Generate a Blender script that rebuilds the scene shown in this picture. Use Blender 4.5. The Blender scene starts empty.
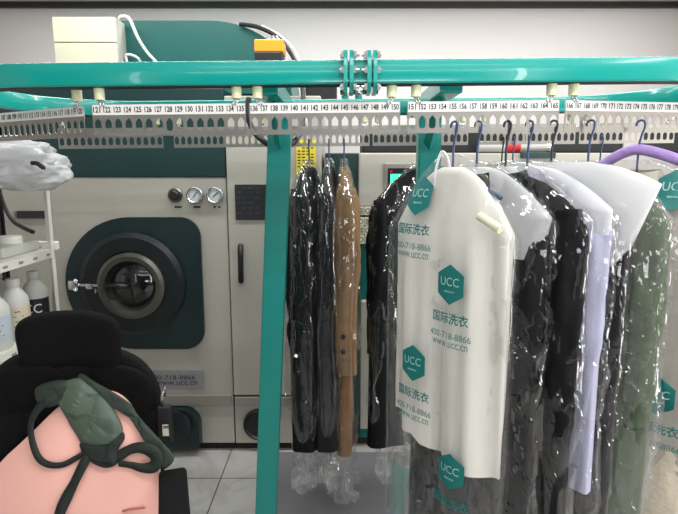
import bpy, bmesh, math, random
from mathutils import Vector, Matrix, noise

random.seed(7)
PI = math.pi
scene = bpy.context.scene
COL = scene.collection
rad = math.radians

# ------------------------------------------------------------------ camera
F_PX = 540.0
PITCH = rad(9.3)
CAM_Z = 1.5
cam_d = bpy.data.cameras.new('camera')
cam = bpy.data.objects.new('camera', cam_d)
COL.objects.link(cam)
cam.location = (0, 0, CAM_Z)
cam.rotation_euler = (PI / 2 - PITCH, 0, 0)
cam_d.sensor_width = 36.0
cam_d.lens = F_PX / 678.0 * 36.0
cam_d.clip_start = 0.02
scene.camera = cam
SP, CP = math.sin(PITCH), math.cos(PITCH)


def ray(u, v):
    a, t = (u - 339.0) / F_PX, -(v - 257.0) / F_PX
    return Vector((a, CP + t * SP, -SP + t * CP))


def V(u, v, Y):
    """point of the room that lies at depth Y in the survey of the photo"""
    d = ray(u, v)
    return Vector((0, 0, CAM_Z)) + d * (Y / d.y)


# ------------------------------------------------------------------ materials
def lin(c):
    return tuple(((x / 255.0) / 12.92 if x / 255.0 <= 0.04045 else ((x / 255.0 + 0.055) / 1.055) ** 2.4) for x in c) + (1.0,)


def new_mat(name):
    m = bpy.data.materials.new(name)
    m.use_nodes = True
    nt = m.node_tree
    nt.nodes.clear()
    out = nt.nodes.new('ShaderNodeOutputMaterial')
    return m, nt, out


def pbr(name, rgb, rough=0.5, metal=0.0, spec=0.5, bump=0.0, bscale=40.0, var=0.0, vscale=6.0, stretch=(1, 1, 1), coat=0.0, sheen=0.0):
    m, nt, out = new_mat(name)
    b = nt.nodes.new('ShaderNodeBsdfPrincipled')
    b.inputs['Roughness'].default_value = rough
    b.inputs['Metallic'].default_value = metal
    b.inputs['Specular IOR Level'].default_value = spec
    b.inputs['Coat Weight'].default_value = coat
    b.inputs['Sheen Weight'].default_value = sheen
    b.inputs['Base Color'].default_value = lin(rgb)
    nt.links.new(b.outputs[0], out.inputs[0])
    if bump or var:
        tc = nt.nodes.new('ShaderNodeTexCoord')
        mp = nt.nodes.new('ShaderNodeMapping')
        mp.inputs['Scale'].default_value = stretch
        nt.links.new(tc.outputs['Object'], mp.inputs[0])
    if var:
        n = nt.nodes.new('ShaderNodeTexNoise')
        n.inputs['Scale'].default_value = vscale
        n.inputs['Detail'].default_value = 4
        nt.links.new(mp.outputs[0], n.inputs['Vector'])
        r = nt.nodes.new('ShaderNodeMapRange')
        r.inputs[1].default_value, r.inputs[2].default_value = 0.3, 0.7
        r.inputs[3].default_value, r.inputs[4].default_value = 1 - var, 1 + var
        nt.links.new(n.outputs['Fac'], r.inputs[0])
        mx = nt.nodes.new('ShaderNodeVectorMath')
        mx.operation = 'SCALE'
        mx.inputs[0].default_value = lin(rgb)[:3]
        nt.links.new(r.outputs[0], mx.inputs['Scale'])
        nt.links.new(mx.outputs[0], b.inputs['Base Color'])
    if bump:
        n2 = nt.nodes.new('ShaderNodeTexNoise')
        n2.inputs['Scale'].default_value = bscale
        n2.inputs['Detail'].default_value = 5
        nt.links.new(mp.outputs[0], n2.inputs['Vector'])
        bp = nt.nodes.new('ShaderNodeBump')
        bp.inputs['Strength'].default_value = bump
        bp.inputs['Distance'].default_value = 0.01
        nt.links.new(n2.outputs['Fac'], bp.inputs['Height'])
        nt.links.new(bp.outputs[0], b.inputs['Normal'])
    return m


def film(name, haze=0.04, tint=(250, 250, 250), rough=0.09, bump=0.5, bscale=30.0, stretch=(1, 1, 0.5), refl=(0.05, 0.6), hazergb=(235, 235, 235)):
    """thin plastic film: transparent, glossy by angle, a little milky"""
    m, nt, out = new_mat(name)
    tr = nt.nodes.new('ShaderNodeBsdfTransparent')
    tr.inputs[0].default_value = lin(tint)
    df = nt.nodes.new('ShaderNodeBsdfDiffuse')
    df.inputs[0].default_value = lin(hazergb)
    tl = nt.nodes.new('ShaderNodeBsdfTranslucent')
    tl.inputs[0].default_value = lin(hazergb)
    dm = nt.nodes.new('ShaderNodeMixShader')
    dm.inputs[0].default_value = 0.35
    nt.links.new(df.outputs[0], dm.inputs[1])
    nt.links.new(tl.outputs[0], dm.inputs[2])
    m1 = nt.nodes.new('ShaderNodeMixShader')
    m1.inputs[0].default_value = haze
    nt.links.new(tr.outputs[0], m1.inputs[1])
    nt.links.new(dm.outputs[0], m1.inputs[2])
    gl = nt.nodes.new('ShaderNodeBsdfAnisotropic')
    gl.inputs['Color'].default_value = (1, 1, 1, 1)
    gl.inputs['Roughness'].default_value = rough
    tc = nt.nodes.new('ShaderNodeTexCoord')
    mp = nt.nodes.new('ShaderNodeMapping')
    mp.inputs['Scale'].default_value = stretch
    nt.links.new(tc.outputs['Object'], mp.inputs[0])
    n2 = nt.nodes.new('ShaderNodeTexNoise')
    n2.inputs['Scale'].default_value = bscale
    n2.inputs['Detail'].default_value = 2
    nt.links.new(mp.outputs[0], n2.inputs['Vector'])
    bp = nt.nodes.new('ShaderNodeBump')
    bp.inputs['Strength'].default_value = bump
    bp.inputs['Distance'].default_value = 0.02
    nt.links.new(n2.outputs['Fac'], bp.inputs['Height'])
    nt.links.new(bp.outputs[0], gl.inputs['Normal'])
    lw = nt.nodes.new('ShaderNodeLayerWeight')
    lw.inputs['Blend'].default_value = 0.25
    nt.links.new(bp.outputs[0], lw.inputs['Normal'])
    mr = nt.nodes.new('ShaderNodeMapRange')
    mr.inputs[3].default_value, mr.inputs[4].default_value = refl
    nt.links.new(lw.outputs['Facing'], mr.inputs[0])
    m2 = nt.nodes.new('ShaderNodeMixShader')
    nt.links.new(mr.outputs[0], m2.inputs[0])
    nt.links.new(m1.outputs[0], m2.inputs[1])
    nt.links.new(gl.outputs[0], m2.inputs[2])
    nt.links.new(m2.outputs[0], out.inputs[0])
    return m


def emit(name, rgb, s):
    m, nt, out = new_mat(name)
    e = nt.nodes.new('ShaderNodeEmission')
    e.inputs[0].default_value = lin(rgb)
    e.inputs[1].default_value = s
    nt.links.new(e.outputs[0], out.inputs[0])
    return m


def tile_mat():
    m, nt, out = new_mat('marble_floor_tile')
    b = nt.nodes.new('ShaderNodeBsdfPrincipled')
    b.inputs['Roughness'].default_value = 0.32
    tc = nt.nodes.new('ShaderNodeTexCoord')
    mp = nt.nodes.new('ShaderNodeMapping')
    mp.inputs['Location'].default_value = (0.58, -2.44, 0)
    nt.links.new(tc.outputs['Object'], mp.inputs[0])
    br = nt.nodes.new('ShaderNodeTexBrick')
    br.offset = 0.0
    br.inputs['Color1'].default_value = lin((186, 184, 180))
    br.inputs['Color2'].default_value = lin((181, 179, 176))
    br.inputs['Mortar'].default_value = lin((96, 94, 92))
    br.inputs['Scale'].default_value = 1.0
    br.inputs['Mortar Size'].default_value = 0.0035
    br.inputs['Brick Width'].default_value = 0.8
    br.inputs['Row Height'].default_value = 0.8
    nt.links.new(mp.outputs[0], br.inputs['Vector'])
    w = nt.nodes.new('ShaderNodeTexNoise')
    w.inputs['Scale'].default_value = 2.6
    w.inputs['Detail'].default_value = 7
    w.inputs['Distortion'].default_value = 1.6
    nt.links.new(tc.outputs['Object'], w.inputs['Vector'])
    cr = nt.nodes.new('ShaderNodeValToRGB')
    cr.color_ramp.elements[0].position = 0.40
    cr.color_ramp.elements[0].color = (1, 1, 1, 1)
    cr.color_ramp.elements[1].position = 0.52
    cr.color_ramp.elements[1].color = (0.74, 0.73, 0.72, 1)
    e = cr.color_ramp.elements.new(0.60)
    e.color = (1, 1, 1, 1)
    nt.links.new(w.outputs['Fac'], cr.inputs[0])
    mx = nt.nodes.new('ShaderNodeMix')
    mx.data_type = 'RGBA'
    mx.blend_type = 'MULTIPLY'
    mx.inputs[0].default_value = 0.6
    nt.links.new(br.outputs['Color'], mx.inputs[6])
    nt.links.new(cr.outputs[0], mx.inputs[7])
    nt.links.new(mx.outputs[2], b.inputs['Base Color'])
    nt.links.new(b.outputs[0], out.inputs[0])
    return m


M = {}
M['wall'] = pbr('wall_paint', (214, 209, 206), 0.8, bump=0.05, bscale=90, var=0.02, vscale=1.2)
M['ceiling'] = pbr('ceiling_paint', (235, 234, 232), 0.85)
M['floor'] = tile_mat()
M['trim'] = pbr('black_trim', (28, 28, 29), 0.5)
M['beam'] = pbr('teal_gloss_paint', (0, 152, 143), 0.22, coat=0.3, bump=0.05, bscale=25)
M['teal'] = pbr('teal_paint', (2, 130, 122), 0.35, coat=0.2)
M['hood'] = pbr('dark_teal_paint', (14, 92, 86), 0.4, var=0.05)
M['green'] = pbr('deep_green_paint', (20, 52, 52), 0.38, var=0.05)
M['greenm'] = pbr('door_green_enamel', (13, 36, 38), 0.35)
M['greend'] = pbr('blackish_green_enamel', (9, 21, 23), 0.35)  # darkest green, for the porthole door and the pump cover cap
M['slot'] = pbr('black_slot', (12, 12, 13), 0.6)
M['steel'] = pbr('brushed_stainless', (146, 142, 136), 0.33, metal=1.0, bump=0.06, bscale=60, stretch=(1, 30, 30))
M['steel2'] = pbr('dull_stainless', (160, 156, 150), 0.40, metal=1.0, bump=0.05, bscale=60, stretch=(1, 30, 30))
M['zinc'] = pbr('zinc_bolt', (205, 205, 205), 0.25, metal=1.0)
M['white'] = pbr('white_label', (232, 230, 226), 0.5)
M['ink'] = pbr('black_ink', (22, 22, 24), 0.6)
M['nylon'] = pbr('pale_nylon', (222, 225, 184), 0.45)
M['cream'] = pbr('cream_plastic', (218, 216, 190), 0.45)
M['creamg'] = pbr('grey_cream_plastic', (190, 188, 178), 0.5)
M['orange'] = pbr('orange_paint', (238, 146, 22), 0.4)
M['black'] = pbr('black_plastic', (20, 20, 22), 0.45)
M['blackr'] = pbr('black_rubber', (16, 16, 17), 0.6)
M['machine'] = pbr('machine_enamel', (174, 171, 160), 0.42, var=0.03, vscale=2.0)
M['machined'] = pbr('machine_strip', (150, 147, 138), 0.4, metal=0.3)
M['sign'] = pbr('grey_plate', (148, 148, 150), 0.4, metal=0.2)
M['glass'] = pbr('dark_porthole_glass', (26, 29, 28), 0.08, spec=0.8)
M['ring'] = pbr('porthole_steel', (104, 102, 97), 0.33, metal=0.9)
M['panel'] = pbr('dark_control_panel', (34, 35, 40), 0.3)
M['panelink'] = pbr('control_panel_print', (82, 83, 88), 0.5)
M['dial'] = pbr('gauge_dial', (214, 218, 220), 0.3)
M['yellow'] = pbr('yellow_notice', (226, 206, 58), 0.6)
M['screenglow'] = emit('green_display', (70, 255, 170), 2.2)
M['rackw'] = pbr('white_rack_paint', (220, 218, 210), 0.5)
M['bottle'] = pbr('white_bottle', (192, 192, 186), 0.4)
M['bottleb'] = pbr('bluish_label', (176, 186, 194), 0.5)
M['bottlet'] = pbr('beige_label', (196, 186, 160), 0.5)
M['gleaf'] = pbr('green_leaf_print', (96, 112, 60), 0.5)
M['red'] = pbr('red_paint', (196, 30, 34), 0.4)
M['pipe'] = pbr('grey_pipe', (180, 178, 174), 0.4)
M['pink'] = pbr('pink_fabric', (246, 186, 172), 0.85, bump=0.03, bscale=90, var=0.04, vscale=3, sheen=0.2)
M['pinkedge'] = pbr('pale_cushion_edge', (226, 210, 180), 0.8)
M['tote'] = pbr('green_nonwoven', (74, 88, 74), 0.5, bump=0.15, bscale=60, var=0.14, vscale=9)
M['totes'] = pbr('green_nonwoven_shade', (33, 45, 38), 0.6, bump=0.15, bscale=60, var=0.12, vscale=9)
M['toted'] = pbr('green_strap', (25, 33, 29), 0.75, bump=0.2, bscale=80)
M['toteprint'] = pbr('faded_bag_print', (78, 92, 76), 0.7)
M['chair'] = pbr('black_mesh_fabric', (7, 7, 8), 0.85, spec=0.25, bump=0.2, bscale=300)
M['chair2'] = pbr('black_chair_pad', (9, 9, 10), 0.9, spec=0.2, bump=0.2, bscale=300)
M['printteal'] = pbr('teal_print', (0, 108, 104), 0.5)
M['printwhite'] = pbr('pale_print', (150, 200, 195), 0.5)
M['hookblue'] = pbr('blue_hanger_plastic', (54, 72, 110), 0.35)
M['hookdark'] = pbr('dark_hanger_plastic', (38, 44, 54), 0.4)
M['hookwhite'] = pbr('white_hanger_plastic', (222, 222, 224), 0.4)
M['purple'] = pbr('purple_padding', (158, 130, 190), 0.7, bump=0.5, bscale=60)
CL = dict(spec=0.12, bump=0.35, bscale=14, stretch=(1.4, 1.4, 0.5))
M['cl_black'] = pbr('black_cloth', (20, 20, 22), 0.7, **CL)
M['cl_black2'] = pbr('charcoal_cloth', (34, 34, 36), 0.75, **CL)
M['cl_tan'] = pbr('tan_wool', (132, 104, 76), 0.85, **CL)
M['cl_tand'] = pbr('brown_wool', (120, 84, 50), 0.85, **CL)
M['cl_white'] = pbr('white_cotton', (232, 229, 220), 0.8, **CL)
M['cl_lav'] = pbr('pale_lavender_cotton', (178, 178, 202), 0.8, **CL)
M['cl_olive'] = pbr('olive_cloth', (76, 88, 66), 0.8, **CL)
M['cl_beige'] = pbr('beige_grey_cloth', (176, 170, 158), 0.8, **CL)
M['cl_cream'] = pbr('cream_fur', (214, 202, 178), 0.9, bump=0.6, bscale=50)
M['film'] = film('clear_film', 0.006, rough=0.075, bump=0.10, bscale=22, refl=(0.028, 0.42))
M['film_loose'] = film('clear_loose_film', 0.08, rough=0.08, bump=0.2, bscale=26, refl=(0.03, 0.35))
M['film_end'] = film('crumpled_film', 0.16, rough=0.08, bump=0.2, bscale=26, refl=(0.09, 0.6))
M['film_print'] = film('printed_bag_film', 0.035, rough=0.10, bump=0.25, bscale=16, refl=(0.03, 0.3))
M['milky'] = film('milky_cover', 0.66, rough=0.35, bump=0.25, bscale=8, refl=(0.02, 0.12), hazergb=(244, 244, 246))
M['milky2'] = film('milky_paper', 0.80, rough=0.4, bump=0.25, bscale=8, refl=(0.02, 0.10), hazergb=(246, 245, 240))
M['polybag'] = film('white_poly_bag', 0.72, rough=0.3, bump=0.5, bscale=14, refl=(0.03, 0.2), hazergb=(214, 214, 216))
M['tealfilm'] = film('teal_bag_film', 0.75, rough=0.25, bump=0.3, bscale=12, refl=(0.03, 0.25), hazergb=(120, 176, 168))


# ------------------------------------------------------------------ mesh builder
class MB:
    def __init__(s):
        s.bm = bmesh.new()

    def box(s, c, d, rot=None, bev=0.0, seg=2):
        t = bmesh.new()
        bmesh.ops.create_cube(t, size=1.0)
        bmesh.ops.scale(t, vec=d, verts=t.verts)
        if bev > 0:
            bmesh.ops.bevel(t, geom=t.edges[:], offset=min(bev, min(d) * 0.49), segments=seg, profile=0.5, affect='EDGES')
        if rot is not None:
            bmesh.ops.rotate(t, cent=(0, 0, 0), matrix=rot, verts=t.verts)
        bmesh.ops.translate(t, vec=c, verts=t.verts)
        return s._add(t)

    def span(s, a, b, bev=0.0, seg=2):
        a, b = Vector(a), Vector(b)
        d = b - a
        return s.box((a + b) / 2, (abs(d.x), abs(d.y), abs(d.z)), None, bev, seg)

    def _add(s, t):
        me = bpy.data.meshes.new('tmp')
        t.to_mesh(me)
        t.free()
        s.bm.from_mesh(me)
        bpy.data.meshes.remove(me)
        return s

    def cyl(s, a, b, r, r2=None, n=20, cap=True):
        a, b = Vector(a), Vector(b)
        d = b - a
        t = bmesh.new()
        bmesh.ops.create_cone(t, cap_ends=cap, segments=n, radius1=r, radius2=r if r2 is None else r2, depth=d.length)
        q = Vector((0, 0, 1)).rotation_difference(d.normalized()).to_matrix()
        bmesh.ops.rotate(t, cent=(0, 0, 0), matrix=q, verts=t.verts)
        bmesh.ops.translate(t, vec=(a + b) / 2, verts=t.verts)
        return s._add(t)

    def tube(s, pts, r, n=10, closed=False):
        pts = [Vector(p) for p in pts]
        rr = r if isinstance(r, (list, tuple)) else [r] * len(pts)
        rings = []
        N = len(pts)
        up = None
        for i, p in enumerate(pts):
            if closed:
                d = pts[(i + 1) % N] - pts[i - 1]
            else:
                d = pts[min(i + 1, N - 1)] - pts[max(i - 1, 0)]
            d.normalize()
            if up is None:
                up = Vector((0, 0, 1)) if abs(d.z) < 0.9 else Vector((1, 0, 0))
            x = d.cross(up)
            if x.length < 1e-4:
                x = d.cross(Vector((0.3, 1, 0.2)))
            x.normalize()
            y = x.cross(d).normalized()
            up = y
            rings.append([s.bm.verts.new(p + (x * math.cos(2 * PI * k / n) + y * math.sin(2 * PI * k / n)) * rr[i]) for k in range(n)])
        for i in range(N if closed else N - 1):
            a, b = rings[i], rings[(i + 1) % N]
            for k in range(n):
                s.bm.faces.new((a[k], a[(k + 1) % n], b[(k + 1) % n], b[k]))
        if not closed:
            s.bm.faces.new(list(reversed(rings[0])))
            s.bm.faces.new(rings[-1])
        return s

    def lathe(s, prof, org, axis=(0, 0, 1), n=28):
        """prof: list of (r, h) revolved about axis from org"""
        q = Vector((0, 0, 1)).rotation_difference(Vector(axis).normalized()).to_matrix()
        org = Vector(org)
        rings = []
        for r, h in prof:
            if r < 1e-6:
                rings.append([s.bm.verts.new(org + q @ Vector((0, 0, h)))])
            else:
                rings.append([s.bm.verts.new(org + q @ Vector((r * math.cos(2 * PI * k / n), r * math.sin(2 * PI * k / n), h))) for k in range(n)])
        for a, b in zip(rings, rings[1:]):
            for k in range(n):
                j = (k + 1) % n
                if len(a) == 1 and len(b) == 1:
                    continue
                if len(a) == 1:
                    s.bm.faces.new((a[0], b[j], b[k]))
                elif len(b) == 1:
                    s.bm.faces.new((a[k], a[j], b[0]))
                else:
                    s.bm.faces.new((a[k], a[j], b[j], b[k]))
        return s

    def prism(s, poly, fn, h0, h1):
        """poly of 2-D points, fn(x, y, h) -> world"""
        a = [s.bm.verts.new(fn(x, y, h0)) for x, y in poly]
        b = [s.bm.verts.new(fn(x, y, h1)) for x, y in poly]
        s.bm.faces.new(a)
        s.bm.faces.new(list(reversed(b)))
        n = len(poly)
        for k in range(n):
            s.bm.faces.new((a[k], b[k], b[(k + 1) % n], a[(k + 1) % n]))
        return s

    def grid(s, fn, nu, nv, wrap=False):
        vs = [[s.bm.verts.new(fn(i, j)) for i in range(nu)] for j in range(nv)]
        for j in range(nv - 1):
            for i in range(nu if wrap else nu - 1):
                k = (i + 1) % nu
                s.bm.faces.new((vs[j][i], vs[j][k], vs[j + 1][k], vs[j + 1][i]))
        return vs

    def add_mesh(s, verts, faces):
        vs = [s.bm.verts.new(v) for v in verts]
        for f in faces:
            try:
                s.bm.faces.new([vs[i] for i in f])
            except ValueError:
                pass
        return s

    def build(s, name, mat, parent=None, smooth=False, auto=None, flip=True):
        if flip:
            bmesh.ops.recalc_face_normals(s.bm, faces=s.bm.faces[:])
        me = bpy.data.meshes.new(name)
        s.bm.to_mesh(me)
        s.bm.free()
        if smooth:
            for p in me.polygons:
                p.use_smooth = True
        if auto is not None:
            for p in me.polygons:
                p.use_smooth = True
            me.set_sharp_from_angle(angle=rad(auto))
        me.materials.append(M[mat] if isinstance(mat, str) else mat)
        o = bpy.data.objects.new(name, me)
        COL.objects.link(o)
        if parent is not None:
            # geometry is written in world coordinates unless the parent says local
            o.parent = parent
            if not parent.get('_loc'):
                o.matrix_parent_inverse = parent_matrix(parent).inverted()
        return o


def parent_matrix(o):
    m = Matrix.LocRotScale(o.location, o.rotation_euler, o.scale)
    if o.parent is not None:
        m = parent_matrix(o.parent) @ o.matrix_parent_inverse @ m
    return m


def tag(o, label=None, cat=None, group=None, kind=None):
    if label:
        o['label'] = label
    if cat:
        o['category'] = cat
    if group:
        o['group'] = group
    if kind:
        o['kind'] = kind
    return o


def thing(name, label, cat, loc=(0, 0, 0), group=None, rotz=0.0):
    o = bpy.data.objects.new(name, None)
    o.empty_display_size = 0.05
    COL.objects.link(o)
    o.location = loc
    o.rotation_euler = (0, 0, rotz)
    return tag(o, label, cat, group)


def struct(o):
    o['kind'] = 'structure'
    return o


# text ------------------------------------------------------------------
_tc = {}


def glyphs(txt, bold=0.0):
    """flat mesh of a string: verts (x, y) with height 1, centred"""
    key = (txt, bold)
    if key in _tc:
        return _tc[key]
    cu = bpy.data.curves.new('t', 'FONT')
    cu.body = txt
    cu.size = 1.0
    cu.resolution_u = 3
    cu.offset = 0.02 if ord(txt[0]) > 255 else bold
    o = bpy.data.objects.new('t', cu)
    COL.objects.link(o)
    dg = bpy.context.evaluated_depsgraph_get()
    me = bpy.data.meshes.new_from_object(o.evaluated_get(dg))
    vs = [(v.co.x, v.co.y) for v in me.vertices]
    fs = [tuple(p.vertices) for p in me.polygons]
    bpy.data.objects.remove(o)
    bpy.data.curves.remove(cu)
    bpy.data.meshes.remove(me)
    if vs:
        x0, x1 = min(v[0] for v in vs), max(v[0] for v in vs)
        y0, y1 = min(v[1] for v in vs), max(v[1] for v in vs)
        vs = [((x - (x0 + x1) / 2), (y - (y0 + y1) / 2)) for x, y in vs]
        box = (x1 - x0, y1 - y0)
    else:
        box = (1, 1)
    _tc[key] = (vs, fs, box)
    return _tc[key]


def put_text(mb, txt, cx, cy, w, h, fn, bold=0.0):
    """string fitted into a w x h box centred on (cx, cy) of surface fn(x, y)"""
    vs, fs, (bw, bh) = glyphs(txt, bold)
    mb.add_mesh([fn(cx + x / bw * w, cy + y / bh * h) for x, y in vs], fs)


# ------------------------------------------------------------------ the room
ROOM = dict(x0=-2.75, x1=2.3, y0=-1.6, y1=3.75, z1=2.62)
R_ = ROOM
struct(MB().span((R_['x0'], R_['y0'], -0.1), (R_['x1'], R_['y1'], 0)).build('floor', 'floor'))
struct(MB().span((R_['x0'], R_['y0'], R_['z1']), (R_['x1'], R_['y1'], R_['z1'] + 0.1)).build('ceiling', 'ceiling'))
struct(MB().span((R_['x0'], R_['y1'], 0), (R_['x1'], R_['y1'] + 0.1, R_['z1'])).build('wall_back', 'wall'))
struct(MB().span((R_['x0'] - 0.1, R_['y0'], 0), (R_['x0'], R_['y1'], R_['z1'])).build('wall_left', 'wall'))
struct(MB().span((R_['x1'], R_['y0'], 0), (R_['x1'] + 0.1, R_['y1'], R_['z1'])).build('wall_right', 'wall'))
zt0, zt1 = V(339, 7.2, 3.72).z, V(339, 1.6, 3.72).z
struct(MB().span((R_['x0'], 3.71, zt0), (R_['x1'], 3.75, zt1), 0.003).build('trim_1', 'trim'))

# ------------------------------------------------------------------ dry-cleaning machine
YM = 2.70


def mx(u, v=280):
    return V(u, v, YM).x


def mz(v):
    return V(339, v, YM).z


mach = thing('dry_cleaning_machine', 'large cream and dark green dry-cleaning machine with round porthole door, behind black chair', 'machine', ((mx(10) + mx(323)) / 2, YM, 0))
xl, xr, xs = mx(10), mx(322), mx(230.5)
zb = 0.045
ztop = mz(88)
MB().span((xl, YM, zb), (xs - 0.006, YM + 0.7, mz(177)), 0.006).build('body', 'machine', mach)
MB().span((xl + 0.02, YM + 0.02, mz(177)), (xs - 0.006, YM + 0.7, ztop), 0.006).build('upper_panel', 'green', mach)
MB().span((xl + 0.24, YM - 0.004, mz(177)), (xs - 0.006, YM + 0.03, ztop - 0.002), 0.003).build('upper_fascia', 'green', mach)
MB().span((xl, YM + 0.03, 0), (xr, YM + 0.66, zb)).build('plinth', 'slot', mach)
# rounded hood on top
hx0, hx1 = V(116, 60, 2.9).x, V(291, 60, 2.9).x
hz0, hz1 = ztop, V(200, 20.5, 2.9).z
rr = 0.22
poly = [(hx0, hz0), (hx0, hz1 - 0.05)]
poly += [(hx0 + 0.05 - 0.05 * math.cos(a), hz1 - 0.05 + 0.05 * math.sin(a)) for a in [i * PI / 2 / 8 for i in range(1, 9)]]
rx = 0.42
poly += [(hx1 - rx + rx * math.sin(a), hz1 - 0.30 + 0.30 * math.cos(a)) for a in [i * PI / 2 / 14 for i in range(0, 15)]]
poly += [(hx1, hz0)]
MB().prism(poly, lambda x, y, h: Vector((x, h, y)), 2.9, 3.5).build('hood', 'hood', mach, auto=30)
# D-shaped door surround
pc = (135, 283)
cx, cz = mx(135, 283), mz(283)
x0, x1, z0, z1 = mx(67), mx(203), mz(348), mz(217)
rl, rc = (z1 - z0) / 2, 0.10
poly = []
xc = x0 + rl
for i in range(25):
    a = PI / 2 + PI * i / 24
    poly.append((xc + rl * math.cos(a), (z0 + z1) / 2 + rl * math.sin(a)))
for i in range(9):
    a = -PI / 2 + PI / 2 * i / 8
    poly.append((x1 - rc + rc * math.cos(a), z0 + rc + rc * math.sin(a)))
for i in range(9):
    a = PI / 2 * i / 8
    poly.append((x1 - rc + rc * math.cos(a), z1 - rc + rc * math.sin(a)))
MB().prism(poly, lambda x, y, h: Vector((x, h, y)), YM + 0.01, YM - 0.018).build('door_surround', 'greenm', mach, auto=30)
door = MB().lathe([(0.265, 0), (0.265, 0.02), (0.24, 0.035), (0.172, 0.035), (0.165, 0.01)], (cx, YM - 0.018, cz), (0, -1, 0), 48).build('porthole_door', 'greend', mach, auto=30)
dx, dz = mx(136), mz(283)
MB().lathe([(0.168, 0.0), (0.168, 0.055), (0.150, 0.065), (0.128, 0.06), (0.113, 0.03), (0.108, 0.02)], (dx, YM - 0.02, dz), (0, -1, 0), 48).build('steel_ring', 'ring', door, auto=35)
MB().lathe([(0.0, 0.055), (0.04, 0.052), (0.08, 0.043), (0.112, 0.025)], (dx, YM - 0.02, dz), (0, -1, 0), 40).build('glass', 'glass', door, smooth=True)
# latch arm
b = MB()
la, lb = V(74, 285, YM - 0.07), V(108, 286, YM - 0.07)
b.cyl(la, lb, 0.008, n=12)
b.box(la, (0.05, 0.03, 0.05), None, 0.008)
b.box(V(90, 286, YM - 0.07), (0.035, 0.03, 0.03), None, 0.006)
for v_ in (281, 289.5):
    b.cyl(V(75.5, v_, YM - 0.07), V(75.5, v_, YM - 0.095), 0.009, n=10)
b.cyl(V(96, 288, YM - 0.06), V(96, 293, YM - 0.06), 0.006, n=8)
lt = b.build('door_latch', 'zinc', mach, auto=30)
MB().tube([V(105, 286, YM - 0.075), V(118, 286, YM - 0.085), V(128, 287, YM - 0.085)], [0.012, 0.016, 0.013], 12).build('latch_grip', 'black', lt, smooth=True)
# gauges
b = MB()
k = V(175.5, 195, YM)
b.lathe([(0.036, 0), (0.036, 0.008), (0.030, 0.014), (0.024, 0.014)], k, (0, -1, 0)).build('knob_collar', 'ring', mach, auto=30)
MB().lathe([(0.024, 0.0), (0.024, 0.03), (0.018, 0.036), (0, 0.036)], k, (0, -1, 0)).build('pressure_knob', 'black', mach, auto=30)
for gu, an in ((195.5, 0.9), (215.5, 0.7)):
    k = V(gu, 195, YM)
    g = MB().lathe([(0.041, 0), (0.041, 0.02), (0.036, 0.026), (0.032, 0.022)], k, (0, -1, 0)).build('pressure_gauge', 'zinc', mach, auto=30)
    MB().lathe([(0.033, 0.0), (0.033, 0.02), (0, 0.02)], k, (0, -1, 0)).build('dial', 'dial', g)
    nb = MB()
    kk = k + Vector((0, -0.022, 0))
    d = Vector((math.cos(an), 0, math.sin(an)))
    nb.cyl(kk - d * 0.012, kk + d * 0.022, 0.0016, n=6)
    for i in range(11):
        a = rad(-45 + 27 * i)
        q = Vector((math.cos(a), 0, math.sin(a)))
        nb.cyl(kk + q * 0.024, kk + q * 0.030, 0.0011, n=6)
    nb.build('needle', 'ink', g)
b = MB()
for gu in (178, 197, 217):
    for j, du in enumerate((-2.4, 0, 2.4)):
        if gu == 217 and j == 1:
            continue
        p = V(gu + du, 207, YM - 0.001)
        b.box(p, (0.010, 0.002, 0.010))
b.build('gauge_caption', 'ink', mach)
# dark strip and label at the left
st = MB().span(V(16, 211, YM - 0.012), V(53, 218, YM + 0.01), 0.003).build('vent_strip', 'panel', mach)
MB().span(V(12, 211, YM - 0.014), V(17.5, 218, YM + 0.01), 0.002).build('strip_badge', 'machined', mach)
# name plate
sp = MB().span(V(150, 370, YM - 0.006), V(205, 388.5, YM + 0.005), 0.002).build('sign_plate', 'sign', mach)
b = MB()
p0, p1 = V(150, 376.5, YM), V(195.5, 376.5, YM)
put_text(b, '400-718-8866', (p0.x + p1.x) / 2, mz(377), p1.x - p0.x, 0.024, lambda x, y: Vector((x, YM - 0.0075, y)))
put_text(b, 'www.ucc.cn', (p0.x + p1.x) / 2 + 0.02, mz(382.6), (p1.x - p0.x) * 0.92, 0.022, lambda x, y: Vector((x, YM - 0.0075, y)))
b.build('plate_lettering', 'panel', sp)
MB().span((mx(120, 400), YM - 0.012, mz(405)), (xs - 0.012, YM + 0.01, mz(394.5)), 0.003).build('kick_strip', 'machined', mach)
poly = [(mx(140), 0.05), (mx(140), mz(405.5))]
q = mx(195.5)
poly += [(q - 0.09 + 0.09 * math.sin(a), mz(405.5) - 0.09 + 0.09 * math.cos(a)) for a in [i * PI / 2 / 8 for i in range(9)]]
poly += [(q, 0.05)]
fc = MB().prism(poly, lambda x, y, h: Vector((x, h, y)), YM + 0.01, YM - 0.06).build('pump_cover', 'greenm', mach, auto=30)
MB().lathe([(0.08, 0), (0.08, 0.02), (0.06, 0.028), (0, 0.028)], V(177, 425, YM - 0.06), (0, -1, 0), 32).build('cover_cap', 'greend', fc, auto=30)
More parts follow.
